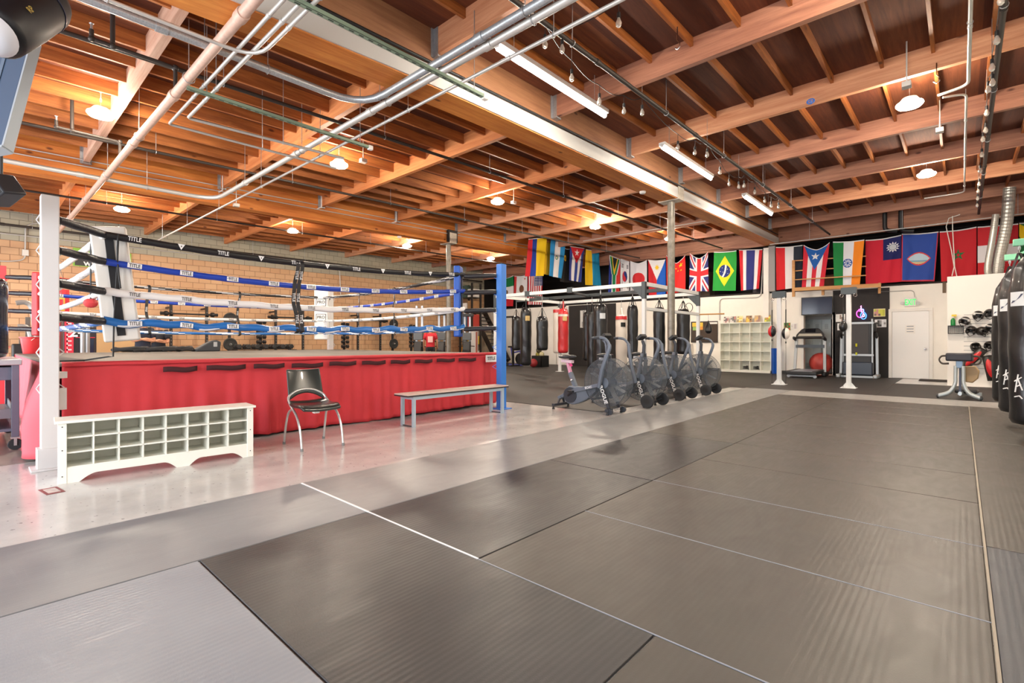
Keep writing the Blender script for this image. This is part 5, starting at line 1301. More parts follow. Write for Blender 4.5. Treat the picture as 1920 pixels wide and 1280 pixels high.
for k, l in ((3, 'coiled dark strap in a bottom cubby, second from the right'), (2, 'coiled dark strap in the middle bottom cubby')):
    x = lerp(SX0, SX1, (k+.5)/5)
    tag(MB().tube([(x+.1*cos(i*.7)*(1-.004*i), 19.4+.05*sin(i*.7), SZ0+.03+i*.004) for i in range(30)], .012, 6).build('coiled_strap', blackish), l, 'strap')
t = thing('storage_bin', 'tall blue plastic bin between the cubby shelf and the left ball post', 'bin', (P(1452,700,Y=19.3).x, 19.3, .008))
MB().lathe([(.1,0),(.105,.02),(.125,.86),(.13,.9),(.12,.9),(.1,.1)], (0,0,0), 'Z', 4).build('body', mat('bin_blue', (28,94,200), .4), t, ang=.3)
t = thing('waste_bin', 'grey open waste bin behind the farthest air bike, left of the cubby shelf', 'bin', (P(1318,690,Y=19.2).x, 19.2, .008))
MB().lathe([(.15,0),(.2,.62),(.215,.64),(.19,.64),(.14,.05)], (0,0,0), 'Z', 18).build('body', mat('bin_grey', (190,188,182), .5), t)
# baseboard and conduit on the back wall
struct(MB().box((P(1157,690,Y=WY).x,YB-.02,.008), (DX0-.08,YB-.004,.11)).build('baseboard_back', mat('base_grey', (70,68,66), .6), smooth=False))
pipe('grey conduit bending down the white back wall above the notice board', [P(1349,600,Y=YB-.03),P(1349,559,Y=YB-.03),P(1427,557,Y=YB-.03),P(1431,470,Y=YB-.03)], .02, conduit, hang=0, rad=.2)
# corner column of the loft and its wooden rail
struct(wb(1433,466,1443,604,.12,YB-.02).build('trim_2', white_paint, smooth=False)); struct(wb(1443,462,1455,546,.14,YB-.0).build('trim_3', mat('grey_column', (150,146,146), .6), smooth=False))
pine = wood('pine_rail', (196,140,82), (222,170,108), 'X', False)
rl_ = thing('loft_railing', 'light pine railing with three rails in front of the striped flags', 'railing', (0,0,0))
RY_ = YB-.32
for x, y0, y1 in ((1488,488,556),(1543,494,553),(1649,532,550)):
    a = P(x-2.6, y0, Y=RY_); b = P(x+2.6, y1, Y=RY_); MB().box((a.x,RY_-.03,b.z), (b.x,RY_+.03,a.z)).build('post', pine, rl_, bevel=.004)
def rail(x0, ya, x1, yb_, h, dy=0): 
    a = P(x0, ya, Y=RY_+dy); b = P(x1, yb_, Y=RY_+dy); MB().bar(a, b, .035, h).build('rail', pine, rl_, bevel=.004)
rail(1487, 542.5, 1652, 534.5, .12, -.2)
for y0, y1 in ((489,480),(508,499),(524.5,516)): rail(1487, y0, 1624, y1, .035, -.2 if y0 > 520 else .02)
for x in (1488, 1543, 1649): MB().box((P(x-2,540,Y=RY_).x,RY_,2.96), (P(x+2,540,Y=RY_).x,YB+.05,3.0)).build('bracket', pine, rl_)
MB().box((P(1770,540,Y=RY_).x-.04,YB-.02,2.6), (P(1770,540,Y=RY_).x+.04,YB-.004,2.95)).build('bracket_plate', mat('brown_bracket', (110,88,66), .6), rl_)
# loft storage glimpsed between the flags
for i, (x, z, w_, h_, c, l) in enumerate(((-3.7,2.97,.5,.5,(120,84,60),'brown carton stored in the dark loft behind the railing'), (-5.9,2.97,.8,.7,(70,64,70),'dark case stored in the loft left of the corner column'), (-7.9,2.97,.4,1.0,(120,100,84),'tan roll standing in the loft behind the flags'))):
    tag(MB().box((x,YB+.5,z), (x+w_,YB+1.0,z+h_)).build('storage_box', mat('carton_%d' % i, c, .7), bevel=.01), l, 'box')
# ------------------------------------------------------------- treadmills
tg = mat('tread_grey', (168,172,174), .35, .4); tb = mat('tread_black', (36,36,38), .45)
t = thing('treadmill', 'black and silver treadmill standing ready in front of the doorway', 'treadmill', (-3.72, 17.5, .008), R(2))
MB().box((-.42,.0,.1), (.42,1.75,.2)).build('deck', tb, t, bevel=.02)
MB().box((-.3,.05,.2), (.3,1.7,.206)).build('running_belt', mat('belt_grey', (128,136,150), .35), t)
for s in (-1, 1):
    MB().box((s*.36-.06,.02,.19), (s*.36+.06,1.7,.215)).build('side_rail', mat('rail_dark', (60,60,62), .5), t, bevel=.006)
    MB().bar((s*.44,1.45,.1), (s*.41,1.62,1.25), .09, .06).build('upright', tg, t, bevel=.01)
    MB().box((s*.44-.06,1.2,.0), (s*.44+.06,1.85,.14)).build('foot', tb, t, bevel=.03)
    MB().bar((s*.44,1.62,1.2), (s*.42,1.2,1.27), .07, .09).build('handrail', tb, t, bevel=.02)
MB().bar((-.4,.15,.06), (.4,.15,.06), .05).cyl((-.36,.1,.05), (-.36,.2,.05), .05).cyl((.36,.1,.05), (.36,.2,.05), .05).build('rear_stand', tg, t)
MB().bar((-.42,1.55,.98), (.42,1.55,.98), .05, .1).build('cross_brace', mat('brace_dark', (70,78,88), .45), t)
M_ = M4.Translation((0,1.6,1.32)) @ M4.Rotation(R(-24), 4, 'X')
c = MB().prism([(-.44,-.08),(.44,-.08),(.40,.06),(.27,.24),(.2,.28),(-.2,.28),(-.27,.24),(-.40,.06)], M_ @ V((0,-.05,0)), M_.to_3x3() @ V((1,0,0)), M_.to_3x3() @ V((0,0,1)), M_.to_3x3() @ V((0,1,0)), .1).build('console', tb, t, bevel=.015)
MB().box((-.15,-.056,.12), (.15,-.05,.25), M=M_).build('display', mat('screen_dark', (20,24,30), .1), c)
MB().prism([(-.36,-.02),(.36,-.02),(.32,.07),(-.32,.07)], M_ @ V((0,-.06,0)), M_.to_3x3() @ V((1,0,0)), M_.to_3x3() @ V((0,0,1)), M_.to_3x3() @ V((0,1,0)), .012).build('key_panel', mat('panel_silver', (190,186,172), .35, .3), c)
t = thing('treadmill', 'folded treadmill with its deck upright against the black wall panel', 'treadmill', (-2.42, 18.75, .008), 0)
MB().box((-.36,.02,.22), (.36,.12,1.78)).build('deck', tb, t, bevel=.02)
MB().box((-.29,.0,.75), (.29,.02,1.7)).build('running_belt', mat('belt_dark', (60,58,60), .6), t)
for s in (-1, 1):
    MB().bar((s*.38,.06,.15), (s*.37,.1,1.85), .05, .07).build('deck_rail', tg, t, bevel=.01)
    MB().bar((s*.48,.3,.05), (s*.46,.35,1.3), .08, .07).build('upright', tg, t, bevel=.01)
    MB().box((s*.48-.06,-.25,0), (s*.48+.06,.55,.12)).build('foot', tg, t, bevel=.03)
    MB().tube(bend([(s*.46,.34,1.25),(s*.46,.2,1.42),(s*.5,-.02,1.28)], .1), .035, 8).build('handrail', tb, t)
MB().box((-.4,-.02,.08), (.4,.3,.5)).build('motor_cover', mat('motor_blue', (48,56,70), .3), t, bevel=.04)
for z_ in (.04, .72, 1.72): MB().bar((-.42,0,z_), (.42,0,z_), .05, .06).build('cross_brace', tg, t)
MB().box((-.45,.25,1.45), (.45,.5,1.72)).build('console', tb, t, bevel=.03)
MB().cyl((-.02,-.03,.98), (-.02,-.03,1.08), .025, seg=8).cyl((-.02,-.03,.72), (-.02,-.03,.8), .025, seg=8).build('fold_latch', mat('latch_yellow', (206,206,40), .5), t)
# ------------------------------------------------------------- partition with headgear
PY = RY-.002
def pp(x, y, d=0): return P(x, y, Y=PY-d)
sl = thing('slat_panel', 'white slotted wall panel hung with headgear on the partition', 'wall panel', (0,0,0))
a = pp(1807,582); b = pp(1868,700)
MB().box((a.x,PY-.02,b.z), (b.x,PY,a.z)).build('panel', white_paint, sl, smooth=False)
g = MB()
for k in range(1, 14): z = lerp(a.z, b.z, k/14); g.box((a.x,PY-.022,z-.006), (b.x,PY-.0195,z+.006))
g.build('grooves', mat('groove_grey', (150,150,150), .8), sl, smooth=False)
hg_b = mat('headgear_black', (38,34,32), .4, coat=.1); hg_w = mat('headgear_white', (214,212,208), .45)
def headgear(px, py, label, rot=(0,0,0), two=False):
    p = pp(px, py, .15)
    t = thing('headgear', label, 'headgear', p, 0, 'headgear on the white panel'); t.rotation_euler = rot; t.scale = (.78, .78, .78)
    def sh(u, v):
        a = u*2*pi; th = lerp(.12, 2.25, v); r = .125*(1+.06*sin(a*4)*(v > .4))
        return V((sin(th)*sin(a)*r, -.02-sin(th)*cos(a)*r*1.1, cos(th)*r*1.12))
    m = MB(); nu, nv = 24, 12
    m.v = [tuple(sh(i/nu, j/nv)) for j in range(nv+1) for i in range(nu)]
    for j in range(nv):
        for i in range(nu):
            u, v = (i+.5)/nu, (j+.5)/nv
            if (u < .17 or u > .83) and v > .42: continue
            m.f.append([j*nu+i, j*nu+(i+1) % nu, (j+1)*nu+(i+1) % nu, (j+1)*nu+i]); m.m.append(1 if two and .3 < v < .55 else 0)
    m.build('shell', [hg_b, hg_w], t, solid=.03, ang=3.2)
    for s in (-1, 1): MB().ball((s*.075,-.10,-.04), .045, 10, sc=(.8,.7,1.3)).build('cheek_pad', hg_b, t)
    MB().tube([(-.1,-.05,-.1),(0,-.06,-.19),(.1,-.05,-.1)], .01, 6).build('chin_strap', hg_b, t)
    MB().cyl((0,.02,.06), (0,.19,.06), .006, seg=6).build('hook', chrome, t)
for (x, y, l, r_, tw) in ((1809,602,'black headgear with white lining, leftmost of the top row',(0,R(20),R(-20)),True), (1833,591,'black and white headgear at the top of the white panel, beside a green strap',(R(15),0,R(25)),True), (1855,588,'black headgear at the top right, half behind the black bag',(0,0,R(10)),False),
    (1821,619,'rounded black headgear in the middle row, left one',(R(20),R(10),0),False), (1840,621,'narrow black headgear in the middle row, turned sideways',(0,R(-25),R(60)),False), (1857,616,'black headgear in the middle row, touching the bag row',(0,R(15),R(-30)),True),
    (1829,651,'black headgear hanging lowest on the left, open toward the floor',(R(-30),0,R(15)),False), (1857,648,'black headgear hanging lowest on the right beside the bags',(0,R(10),R(-50)),False)):
    headgear(x, y, l, r_, tw)
bk = thing('wire_basket', 'black wire basket shelf on the white partition under the spray bottle', 'basket', (0,0,0))
a = pp(1778,611); b = pp(1806,625)
w_ = MB(); D2 = .16
for y in (PY, PY-D2):
    for z in (a.z, b.z): w_.cyl((a.x,y,z), (b.x,y,z), .008, seg=6)
for x in (a.x, b.x):
    for z in (a.z, b.z): w_.cyl((x,PY,z), (x,PY-D2,z), .008, seg=6)
    for y in (PY, PY-D2): w_.cyl((x,y,a.z), (x,y,b.z), .008, seg=6)
w_.build('frame', blackish, bk)
w_ = MB()
for k in range(1, 12): x = lerp(a.x, b.x, k/12); w_.cyl((x,PY-D2,b.z), (x,PY-D2,a.z), .003, seg=4).cyl((x,PY-D2,b.z), (x,PY,b.z), .003, seg=4)
for k in range(1, 5): z = lerp(a.z, b.z, k/5); w_.cyl((a.x,PY-D2,z), (b.x,PY-D2,z), .003, seg=4)
w_.build('wire_mesh', blackish, bk)
MB().box((a.x,PY-D2,a.z-.004), (b.x,PY,a.z+.004)).build('top_plate', blackish, bk)
sb = thing('spray_bottle', 'green spray bottle with yellow trigger standing on the wire basket', 'bottle', (pp(1787,611).x, PY-.08, a.z+.004))
MB().lathe([(.045,0),(.048,.01),(.048,.14),(.03,.18),(.016,.2)], (0,0,0), 'Z', 16).build('bottle', mat('green_liquid', (24,130,60), .25), sb)
MB().cyl((0,0,.2), (0,0,.25), .018, seg=10).build('neck', white_paint, sb)
MB().box((-.03,-.02,.24), (.07,.02,.29)).bar((.03,0,.25), (.05,0,.2), .012).build('trigger', mat('trigger_yellow', (232,196,40), .4), sb, bevel=.006)
# red and black kick shields leaning at the partition
for i, (x, y, l, a_) in enumerate(((1825,672,'red and black curved kick shield at the foot of the white partition',R(38)), (1856,690,'round red edged pad half hidden by the bag row',R(-10)))):
    p = pp(x, y, .27); t = thing('kick_shield', l, 'pad', p); t.rotation_euler = (0, a_, 0); t.scale = (.72, .8, .72)
    MB().grid(lambda u, v: V((lerp(-.11,.11,u), -.1*sin(u*pi)*.5+.09*(2*v-1)**2, lerp(-.42,.42,v))), 8, 14).build('pad', hg_b, t, ang=3.2, solid=.09)
    MB().grid(lambda u, v: V((lerp(-.09,.09,u), -.055-.1*sin(u*pi)*.5+.09*(2*v-1)**2, lerp(-.36,.36,v))), 8, 14).build('face', red_l, t, ang=3.2, solid=.02)
    MB().cyl((0,.05,.1), (0,.33,.1), .006, seg=6).build('hook', chrome, t)
# silver ducts on the partition roof
for i, (pts, r, l) in enumerate((([(1855,521),(1852,500),(1862,440),(1867,402)], .07, 'slim silver duct rising from the partition roof'), ([(1869,519),(1874,480),(1887,420),(1893,352)], .12, 'thick ribbed silver duct rising from the partition roof to the ceiling'))):
    q = [P(x, y, Y=18.0+.1*i) for x, y in pts]; q[0].z = 2.86
    pts3 = bez(q, 60); tag(MB().tube(pts3, [r*(1+.045*(k % 2)) for k in range(len(pts3))], 16).build('flexible_duct', mat('duct_foil', (188,186,178), .4, .6, var=.1, vscale=30), ang=.2), l, 'duct')
tag(MB().tube([P(x, y, Y=18.4) for x, y in ((1800,402),(1779,409),(1774,425),(1784,470),(1789,500),(1785,517))], .012, 6).tube([P(x, y, Y=18.4) for x, y in ((1786,405),(1786,428),(1790,500),(1794,518))], .012, 6).build('loose_cable', mat('cable_white', (226,222,212), .5)), 'pair of loose white cables hanging in front of the plain red star flag', 'cable')
# ------------------------------------------------------------- strength bench on the right
t = thing('strength_bench', 'silver tube leg bench with dark pad and tan cushion near the headgear wall', 'exercise bench', P(1799,748,Z=.008), R(-8)); t.scale = (.74, .9, 1.06)
for s in (-1, 1):
    MB().tube(bez([(s*.075,0,.62),(s*.08,0,.45),(s*.09,-.01,.28),(s*.2,-.03,.12),(s*.42,-.06,.045)], 30), .042, 12).build('leg', mat('bench_silver', (176,184,186), .35, .4), t)
    MB().ball((s*.43,-.062,.045), .045, 10).build('foot_cap', mat('cap_dark', (60,62,64), .5), t)
    MB().tube(bez([(s*.2,.02,.80),(s*.36,.02,.80),(s*.42,.02,.73),(s*.36,.02,.66),(s*.22,.02,.66)], 24), .018, 8).build('handle', mat('handle_grip', (70,62,56), .7), t)
MB().tube(bez([(0,.05,.1),(0,.5,.08),(.05,.95,.06)], 12), .04, 10).bar((-.2,.95,.05), (.3,.95,.05), .07).build('rear_tube', mat('bench_silver', (176,184,186), .35, .4), t)
MB().box((-.07,-.03,.58), (.07,.05,.72)).build('yoke', mat('yoke_blue', (110,130,150), .35, .4), t, bevel=.01)
MB().box((-.27,-.11,.71), (.27,.13,.86)).build('top_pad', mat('pad_navy', (36,36,46), .5), t, bevel=.03)
MB().prism([(-.1,.0),(.16,-.03),(.27,.06),(.30,.2),(.22,.29),(-.1,.28)], (.06,.22,.33), (1,0,0), (0,0,1), (0,1,0), .08).build('tan_cushion', mat('tan_vinyl', (170,142,104), .5), t, bevel=.02)
MB().box((-.16,.3,.09), (.3,.62,.17)).build('lower_pad', tb, t, bevel=.03)
MB().bar((0,.08,.1), (0,.12,.6), .05).build('stem', mat('stem_dark', (52,60,84), .4), t)
# ------------------------------------------------------------- block wall gear behind the ring
WX = XL+.02
rk_m = mat('rack_black', (36,34,34), .45, .1)
def wall_rack(px0, px1, label):
    y0 = P(px0, 600, X=XL+.6).y; y1 = P(px1, 600, X=XL+.6).y; x = XL+.6
    t = thing('squat_rack', label, 'squat rack', (0,0,0), 0, 'black squat racks on the block wall')
    for y in (y0, y1):
        MB().box((x-.04,y-.04,.008), (x+.04,y+.04,2.4)).build('upright', rk_m, t, bevel=.004)
        for z in (.5, 2.3): MB().box((WX,y-.03,z-.03), (x,y+.03,z+.03)).build('wall_arm', rk_m, t)
        h = MB()
        for k in range(18): h.cyl((x+.0395,y,.3+k*.11), (x+.042,y,.3+k*.11), .012, seg=8)
        h.build('pin_holes', mat('hole_grey', (150,150,150), .5), t)
        MB().box((x+.04,y-.03,2.02), (x+.14,y+.03,2.05)).box((x+.12,y-.03,2.02), (x+.14,y+.03,2.12)).build('bar_hook', rk_m, t)
    b = thing('barbell', 'black barbell with clamps resting on the rack, '+label.split(',')[1].strip(), 'barbell', (0,0,0), 0, 'barbells on the racks')
    z = 2.085
    MB().cyl((x+.09,y0-.3,z), (x+.09,y1+.3,z), .028, seg=10).build('shaft', blackish, b)
    for s, y in ((-1, y0), (1, y1)):
        MB().cyl((x+.09,y+s*.08,z), (x+.09,y+s*.32,z), .055, seg=12).cyl((x+.09,y+s*.12,z), (x+.09,y+s*.2,z), .085, seg=14).build('sleeve', rk_m, b)
wall_rack(320.5, 387.5, 'black squat rack on the block wall, behind the two standing people')
wall_rack(517, 568, 'black squat rack on the block wall, left of the white padded far ring corner')
wall_rack(671, 713, 'black squat rack on the block wall, right of the white padded far ring corner')
def plate_stand(px, label, d1, d2):
    p = P(px, 600, X=XL+.8)
    t = thing('plate_stand', 'black stand carrying round plates, '+label, 'plate stand', (p.x, p.y, .008))
    MB().box((-.04,-.04,0), (.04,.04,2.15)).build('post', rk_m, t)
    MB().prism([(-.4,0),(.4,0),(.12,.3),(-.12,.3)], (-.03,0,0), (0,1,0), (0,0,1), (1,0,0), .06).build('foot', rk_m, t)
    MB().tube(bez([(.05,-.3,1.75),(.05,-.2,1.62),(.05,0,1.6),(.05,.2,1.62),(.05,.3,1.75)], 20), .035, 8).build('horn_bar', rk_m, t)
    for z, l in ((1.95, d1), (1.05, d2)):
        q = thing('weight_plate', l, 'weight plate', (p.x+.1, p.y, z), 0, 'weight plates by the block wall')
        MB().lathe([(.02,-.03),(.20,-.03),(.228,-.02),(.232,0),(.228,.02),(.2,.03),(.17,.022),(.09,.022),(.08,.03),(.02,.03)], (0,0,0), 'X', 28).build('disc', mat('plate_black', (38,38,38), .5), q)
        MB().lathe([(.02,-.035),(.045,-.035),(.045,.04),(.02,.04)], (0,0,0), 'X', 14).build('hub', mat('plate_hub', (110,110,108), .4, .5), q)
        MB().cyl((.04,0,z), (.2,0,z), .019, seg=8).build('peg', chrome, t)
plate_stand(430, 'left of the two', 'round black plate high on the left stand, above the white rope', 'round black plate low on the left stand, crossed by the blue rope')
plate_stand(736, 'right of the far ring corner', 'round black plate high on the right stand, crossed by the white rope', 'round black plate low on the right stand, just above the ring canvas')
db_m = mat('dumbbell_black', (30,30,31), .5)
def dumbbell(loc, rz, label, grp, L_=.32, r=.075):
    t = thing('dumbbell', label, 'dumbbell', loc, rz, grp)
    MB().cyl((-L_*.25,0,0), (L_*.25,0,0), .017, seg=10).build('handle', chrome, t)
    for s in (-1, 1): MB().lathe([(r*.7,-.062*1),(r,-.045),(r,.045),(r*.7,.062)], (s*L_*.33,0,0), 'X', 6).build('head', db_m, t, ang=.3)
    return t
tl_ = ('left of the black and white rope tie', 'right of the far white corner post', 'left of the cable machines')
for (px, l) in zip((489, 646, 772), tl_):
    p = P(px, 620, X=XL+.9)
    t = thing('dumbbell_tower', 'narrow upright dumbbell stand, '+l, 'dumbbell stand', (p.x, p.y, .008))
    MB().box((-.06,-.05,0), (-.02,.05,1.95)).build('post', rk_m, t); MB().box((-.25,-.25,0), (.25,.25,.03)).build('base', rk_m, t)
    for k in range(6):
        z = .95+k*.185
        MB().box((-.04,-.14,z-.10), (.12,-.1,z-.08)).box((-.04,.1,z-.10), (.12,.14,z-.08)).box((-.04,-.14,z-.1), (-.02,.14,z-.08)).build('cradle', rk_m, t)
        dumbbell((p.x+.05, p.y, z), pi/2, '%s black dumbbell on the stand %s' % (('lowest','second lowest','third lowest','third highest','second highest','highest')[k], l), 'dumbbells on the narrow stands')
# long dumbbell rack just above the canvas line
y0, y1 = P(438, 650, X=-18.7).y, P(548, 650, X=-18.7).y
t = thing('dumbbell_rack', 'long black dumbbell rack by the block wall behind the big rope tie', 'dumbbell rack', (-18.7, 0, .008))
for y in (y0, y1): MB().box((-.3,y-.04,0), (.3,y+.04,.85)).build('leg', rk_m, t)
for x, z in ((-.12,.87),(.14,.82),(-.12,.5),(.14,.45)): MB().box((x-.03,y0,z-.02), (x+.03,y1,z+.02)).build('shelf_rail', rk_m, t)
for k in range(7):
    dumbbell((-18.7, lerp(y0+.12, y1-.12, k/6), .965), 0, 'large black dumbbell on the long rack, %s of seven' % ('first from the left','second from the left','third from the left','middle one','third from the right','second from the right','last on the right')[k], 'dumbbells on the long rack', .46, .1)
# cable machines
cm_s = mat('machine_silver', (170,172,174), .3, .5)
for i, (px, l) in enumerate(((786,'silver cable machine left of the person in the red shirt'),(828,'silver cable machine between the red shirt and the blue corner pad'),(876,'silver cable machine right of the blue corner pad'))):
    p = P(px, 620, X=-17.0)
    t = thing('cable_machine', l, 'exercise machine', (p.x, p.y, .008), R(-52), 'silver cable machines')
    for s in (-1, 1): MB().box((-.1,s*.12-.045,0), (.0,s*.12+.045,2.66)).build('column', cm_s, t, bevel=.006)
    MB().box((-.12,-.3,2.3), (.35,.3,2.42)).build('top_arm', rk_m, t, bevel=.01)
    MB().box((.0,-.2,1.2), (.22,.2,1.55)).build('shroud', mat('shroud_grey', (92,96,98), .4), t, bevel=.02)
    MB().box((-.02,-.17,.1), (.12,.17,1.15)).build('weight_stack', rk_m, t)
    MB().prism([(-.05,.85),(.1,.6),(.5,.55),(.52,.62),(.2,.75),(.05,1.15),(-.05,1.15)], (.15,-.16,0), (1,0,0), (0,0,1), (0,1,0), .32).build('seat', mat('seat_black', (34,34,36), .5), t, bevel=.02)
    MB().tube([(.2,-.38,.92),(.24,0,.95),(.2,.38,.92)], .02, 8).tube([(.25,-.3,1.16),(.2,-.1,1.1)], .02, 8).build('handle', rk_m, t)
    MB().bar((.1,0,.05), (.7,0,.05), .1, .08).bar((.55,0,.08), (.4,0,.6), .07).box((-.15,-.4,0), (-.02,.4,.06)).build('base_frame', cm_s, t)
# things near the left of the ring
def pole(name, label, cat, pts, r, m, loc=(0,0,0)): return tag(MB().tube(pts, r, 10).build(name, m), label, cat)
gm = mat('frame_grey', (150,148,144), .4, .3)
t = thing('leg_press', 'grey tube framed gym machine behind the red ring post at far left', 'exercise machine', (0,0,0))
LX = -15.5
for i, pts in enumerate(([(30,568),(48,567),(60,578),(66,620),(70,700)], [(33,612),(48,613),(57,625),(60,660),(61,705)], [(60,575),(68,620),(73,670),(76,706)])):
    MB().tube(bez([P(x, y, X=LX+.25*i) for x, y in pts], 24), .055, 10).build('frame_tube', gm, t)
MB().box((LX-.2,P(40,600,X=LX).y,.0), (LX+.6,P(78,600,X=LX).y,.1)).build('base', gm, t)
for (px, z0_, z1_) in ((52, .1, 1.7), (40, .1, 1.2)):
    q = P(px, 600, X=LX-.1); MB().box((q.x-.04,q.y-.04,z0_), (q.x+.04,q.y+.04,z1_)).build('upright', mat('frame_taupe', (120,110,100), .4), t)
q = P(46, 645, X=LX+.3); MB().box((q.x-.2,q.y-.2,.7), (q.x+.2,q.y+.2,1.1)).build('pad', blackish, t, bevel=.03)
# drinks cooler with red border
q0 = P(119, 600, X=-17.5); q1 = P(181, 600, X=-17.5)
t = thing('display_cooler', 'black cabinet with red patterned edge and number 24 behind the near white corner pad', 'cooler', (-17.5, 0, .008))
MB().box((-.7,q0.y,0), (0,q1.y,1.72)).build('cabinet', mat('cooler_dark', (40,36,42), .4), t, bevel=.01)
MB().box((0,q0.y+.32,.3), (.01,q1.y-.06,1.2)).build('glass_door', mat('cooler_glass', (36,46,66), .1), t, smooth=False)
e = MB().box((0,q0.y+.02,.05), (.012,q0.y+.2,1.7), 0)
for k in range(14): e.box((.012,q0.y+.06,.1+k*.115), (.016,q0.y+.16,.14+k*.115), 1).box((.012,q0.y+.06,.1+k*.115), (.016,q0.y+.085,.19+k*.115), 1)
e.box((0,q0.y+.24,1.24), (.012,q1.y-.03,1.26), 0); e.build('red_border', [mat('cooler_red', (206,44,66), .5), mat('cooler_pink', (240,190,196), .5)], t, smooth=False)
MB().text('24', (.014,(q0.y+q1.y)/2-.05,1.4), (0,1,0), (0,0,1), .36, thick=.003).build('lettering', ink_w, t, smooth=False)
for px in (155, 164): 
    q = P(px, 600, X=-16.6); tag(MB().cyl((q.x,q.y,.008), (q.x,q.y,1.62), .05, seg=12).build('steel_post', cm_s), 'short silver post in front of the black cabinet, %s one' % ('left' if px == 155 else 'right'), 'post')
q = P(112, 580, X=-18.5)
t = tag(MB().box((q.x,q.y-.16,1.75), (q.x+.05,q.y+.12,2.6), 0).box((q.x+.05,q.y-.1,2.0), (q.x+.055,q.y+.1,2.4), 1).box((q.x+.055,q.y-.07,2.08), (q.x+.06,q.y+.07,2.32), 0).box((q.x-.1,q.y-.2,.0), (q.x+.0,q.y+.2,2.6), 0).build('red_banner', [mat('banner_red', (196,40,50), .6), mat('banner_gold', (206,170,60), .6)], smooth=False), 'red upright banner with a gold square behind the near white ring post', 'banner')
a = P(110, 523, X=XL+.3); b = P(167, 531, X=XL+.3)
tag(MB().bar(a, b, .1).box((XL,a.y-.03,a.z-.03), (a.x,a.y+.03,a.z+.03)).box((XL,b.y-.03,b.z-.03), (b.x,b.y+.03,b.z+.03)).build('wall_bar', mat('bar_red', (206,48,44), .5)), 'red bar bracketed on the block wall above the cabinet', 'bar')
# green framed sign
a = P(137, 464, X=WX+.02); b = P(246, 507, X=WX+.02)
sg = thing('wall_sign', 'green edged sign on the block wall behind the near white corner pad', 'sign', (0,0,0))
MB().box((WX-.02,a.y,b.z), (WX+.02,b.y,a.z)).build('border', mat('sign_green', (140,196,70), .5), sg)
MB().box((WX+.02,a.y+.12,b.z+.25), (WX+.025,b.y-.12,a.z-.1)).build('face', mat('sign_pale', (222,220,210), .5), sg, smooth=False)
m = MB().box((WX+.025,a.y+.04,b.z+.02), (WX+.03,a.y+(b.y-a.y)*.9,b.z+.24), 0); m.text('www.', (WX+.032,a.y+.55,b.z+.12), (0,1,0), (0,0,1), .26, 1, thick=.002); m.build('lettering_strip', [blackish, ink_w], sg, smooth=False)
# conduit with box at left
pipe('thin grey conduit with a switch box on the block wall at far left', [P(80,417,X=WX+.03),P(48,421,X=WX+.03),P(47,487,X=WX+.03),P(20,490,X=WX+.03),P(-30,488,X=WX+.03)], .02, conduit, hang=0, rad=.25)
q = P(47.5, 474, X=WX); tag(MB().box((WX-.02,q.y-.07,q.z-.09), (WX+.07,q.y+.07,q.z+.09)).build('switch_box', conduit, bevel=.006), 'grey switch box on the block wall at far left', 'switch box')
# carton
q = P(200, 640, X=-18.6); tag(MB().box((-19.2,q.y-.8,.008), (-18.6,q.y+.75,1.42)).build('carton', mat('carton_tan', (214,176,130), .75), bevel=.01), 'large tan carton by the block wall, under the near white corner pad', 'carton')
# things lying along the far edge of the canvas
for i, (px, r, l) in enumerate(((246,.3,'black coiled battle rope on the far canvas edge, left of the two people'),(300,.34,'black coiled battle rope on the far canvas edge in front of the two people'),(336,.26,'black coiled battle rope on the far canvas edge, right of the two people'))):
    q = P(px, 650, X=-11.98)
    pts = [(q.x+.5*r*cos(k*.5), q.y+r*(1-.003*k)*sin(k*.5), CZ+.032+.0012*k+.012*sin(k*1.7)) for k in range(44)]
    tag(MB().tube(pts, .028, 7).build('battle_rope', mat('rope_coil_black', (36,36,38), .7)), l, 'rope', 'coiled ropes on the canvas edge')
q = P(392, 650, X=-11.95); t = thing('ab_wedge', 'black sloping wedge pad standing on the far canvas edge', 'pad', (q.x, q.y, CZ))
MB().prism([(-.28,0),(.18,0),(.2,.2),(.12,.24),(.02,.22),(-.28,.04)], (-.12,0,0), (0,1,0), (0,0,1), (1,0,0), .24).build('pad', mat('wedge_black', (44,48,54), .5), t, bevel=.02)
MB().box((-.02,.05,.1), (.125,.12,.2)).build('label_patch', mat('wedge_patch', (160,164,168), .5), t)
# red bucket on the canvas
t = thing('bucket', 'red plastic bucket standing on the canvas at the far left ring corner', 'bucket', (-11.88, .72, CZ), 0)
MB().lathe([(.001,.0),(.115,0),(.12,.01),(.155,.27),(.17,.275),(.17,.29),(.148,.29),(.115,.02),(.001,.02)], (0,0,0), 'Z', 24).build('body', mat('bucket_red', (216,54,58), .4), t)
MB().tube([(.16*cos(a*pi/10), .02-.1*sin(a*pi/10), .27-.10*sin(a*pi/10)) for a in range(11)], .005, 6).build('handle', mat('bucket_wire', (214,196,180), .4, .4), t)
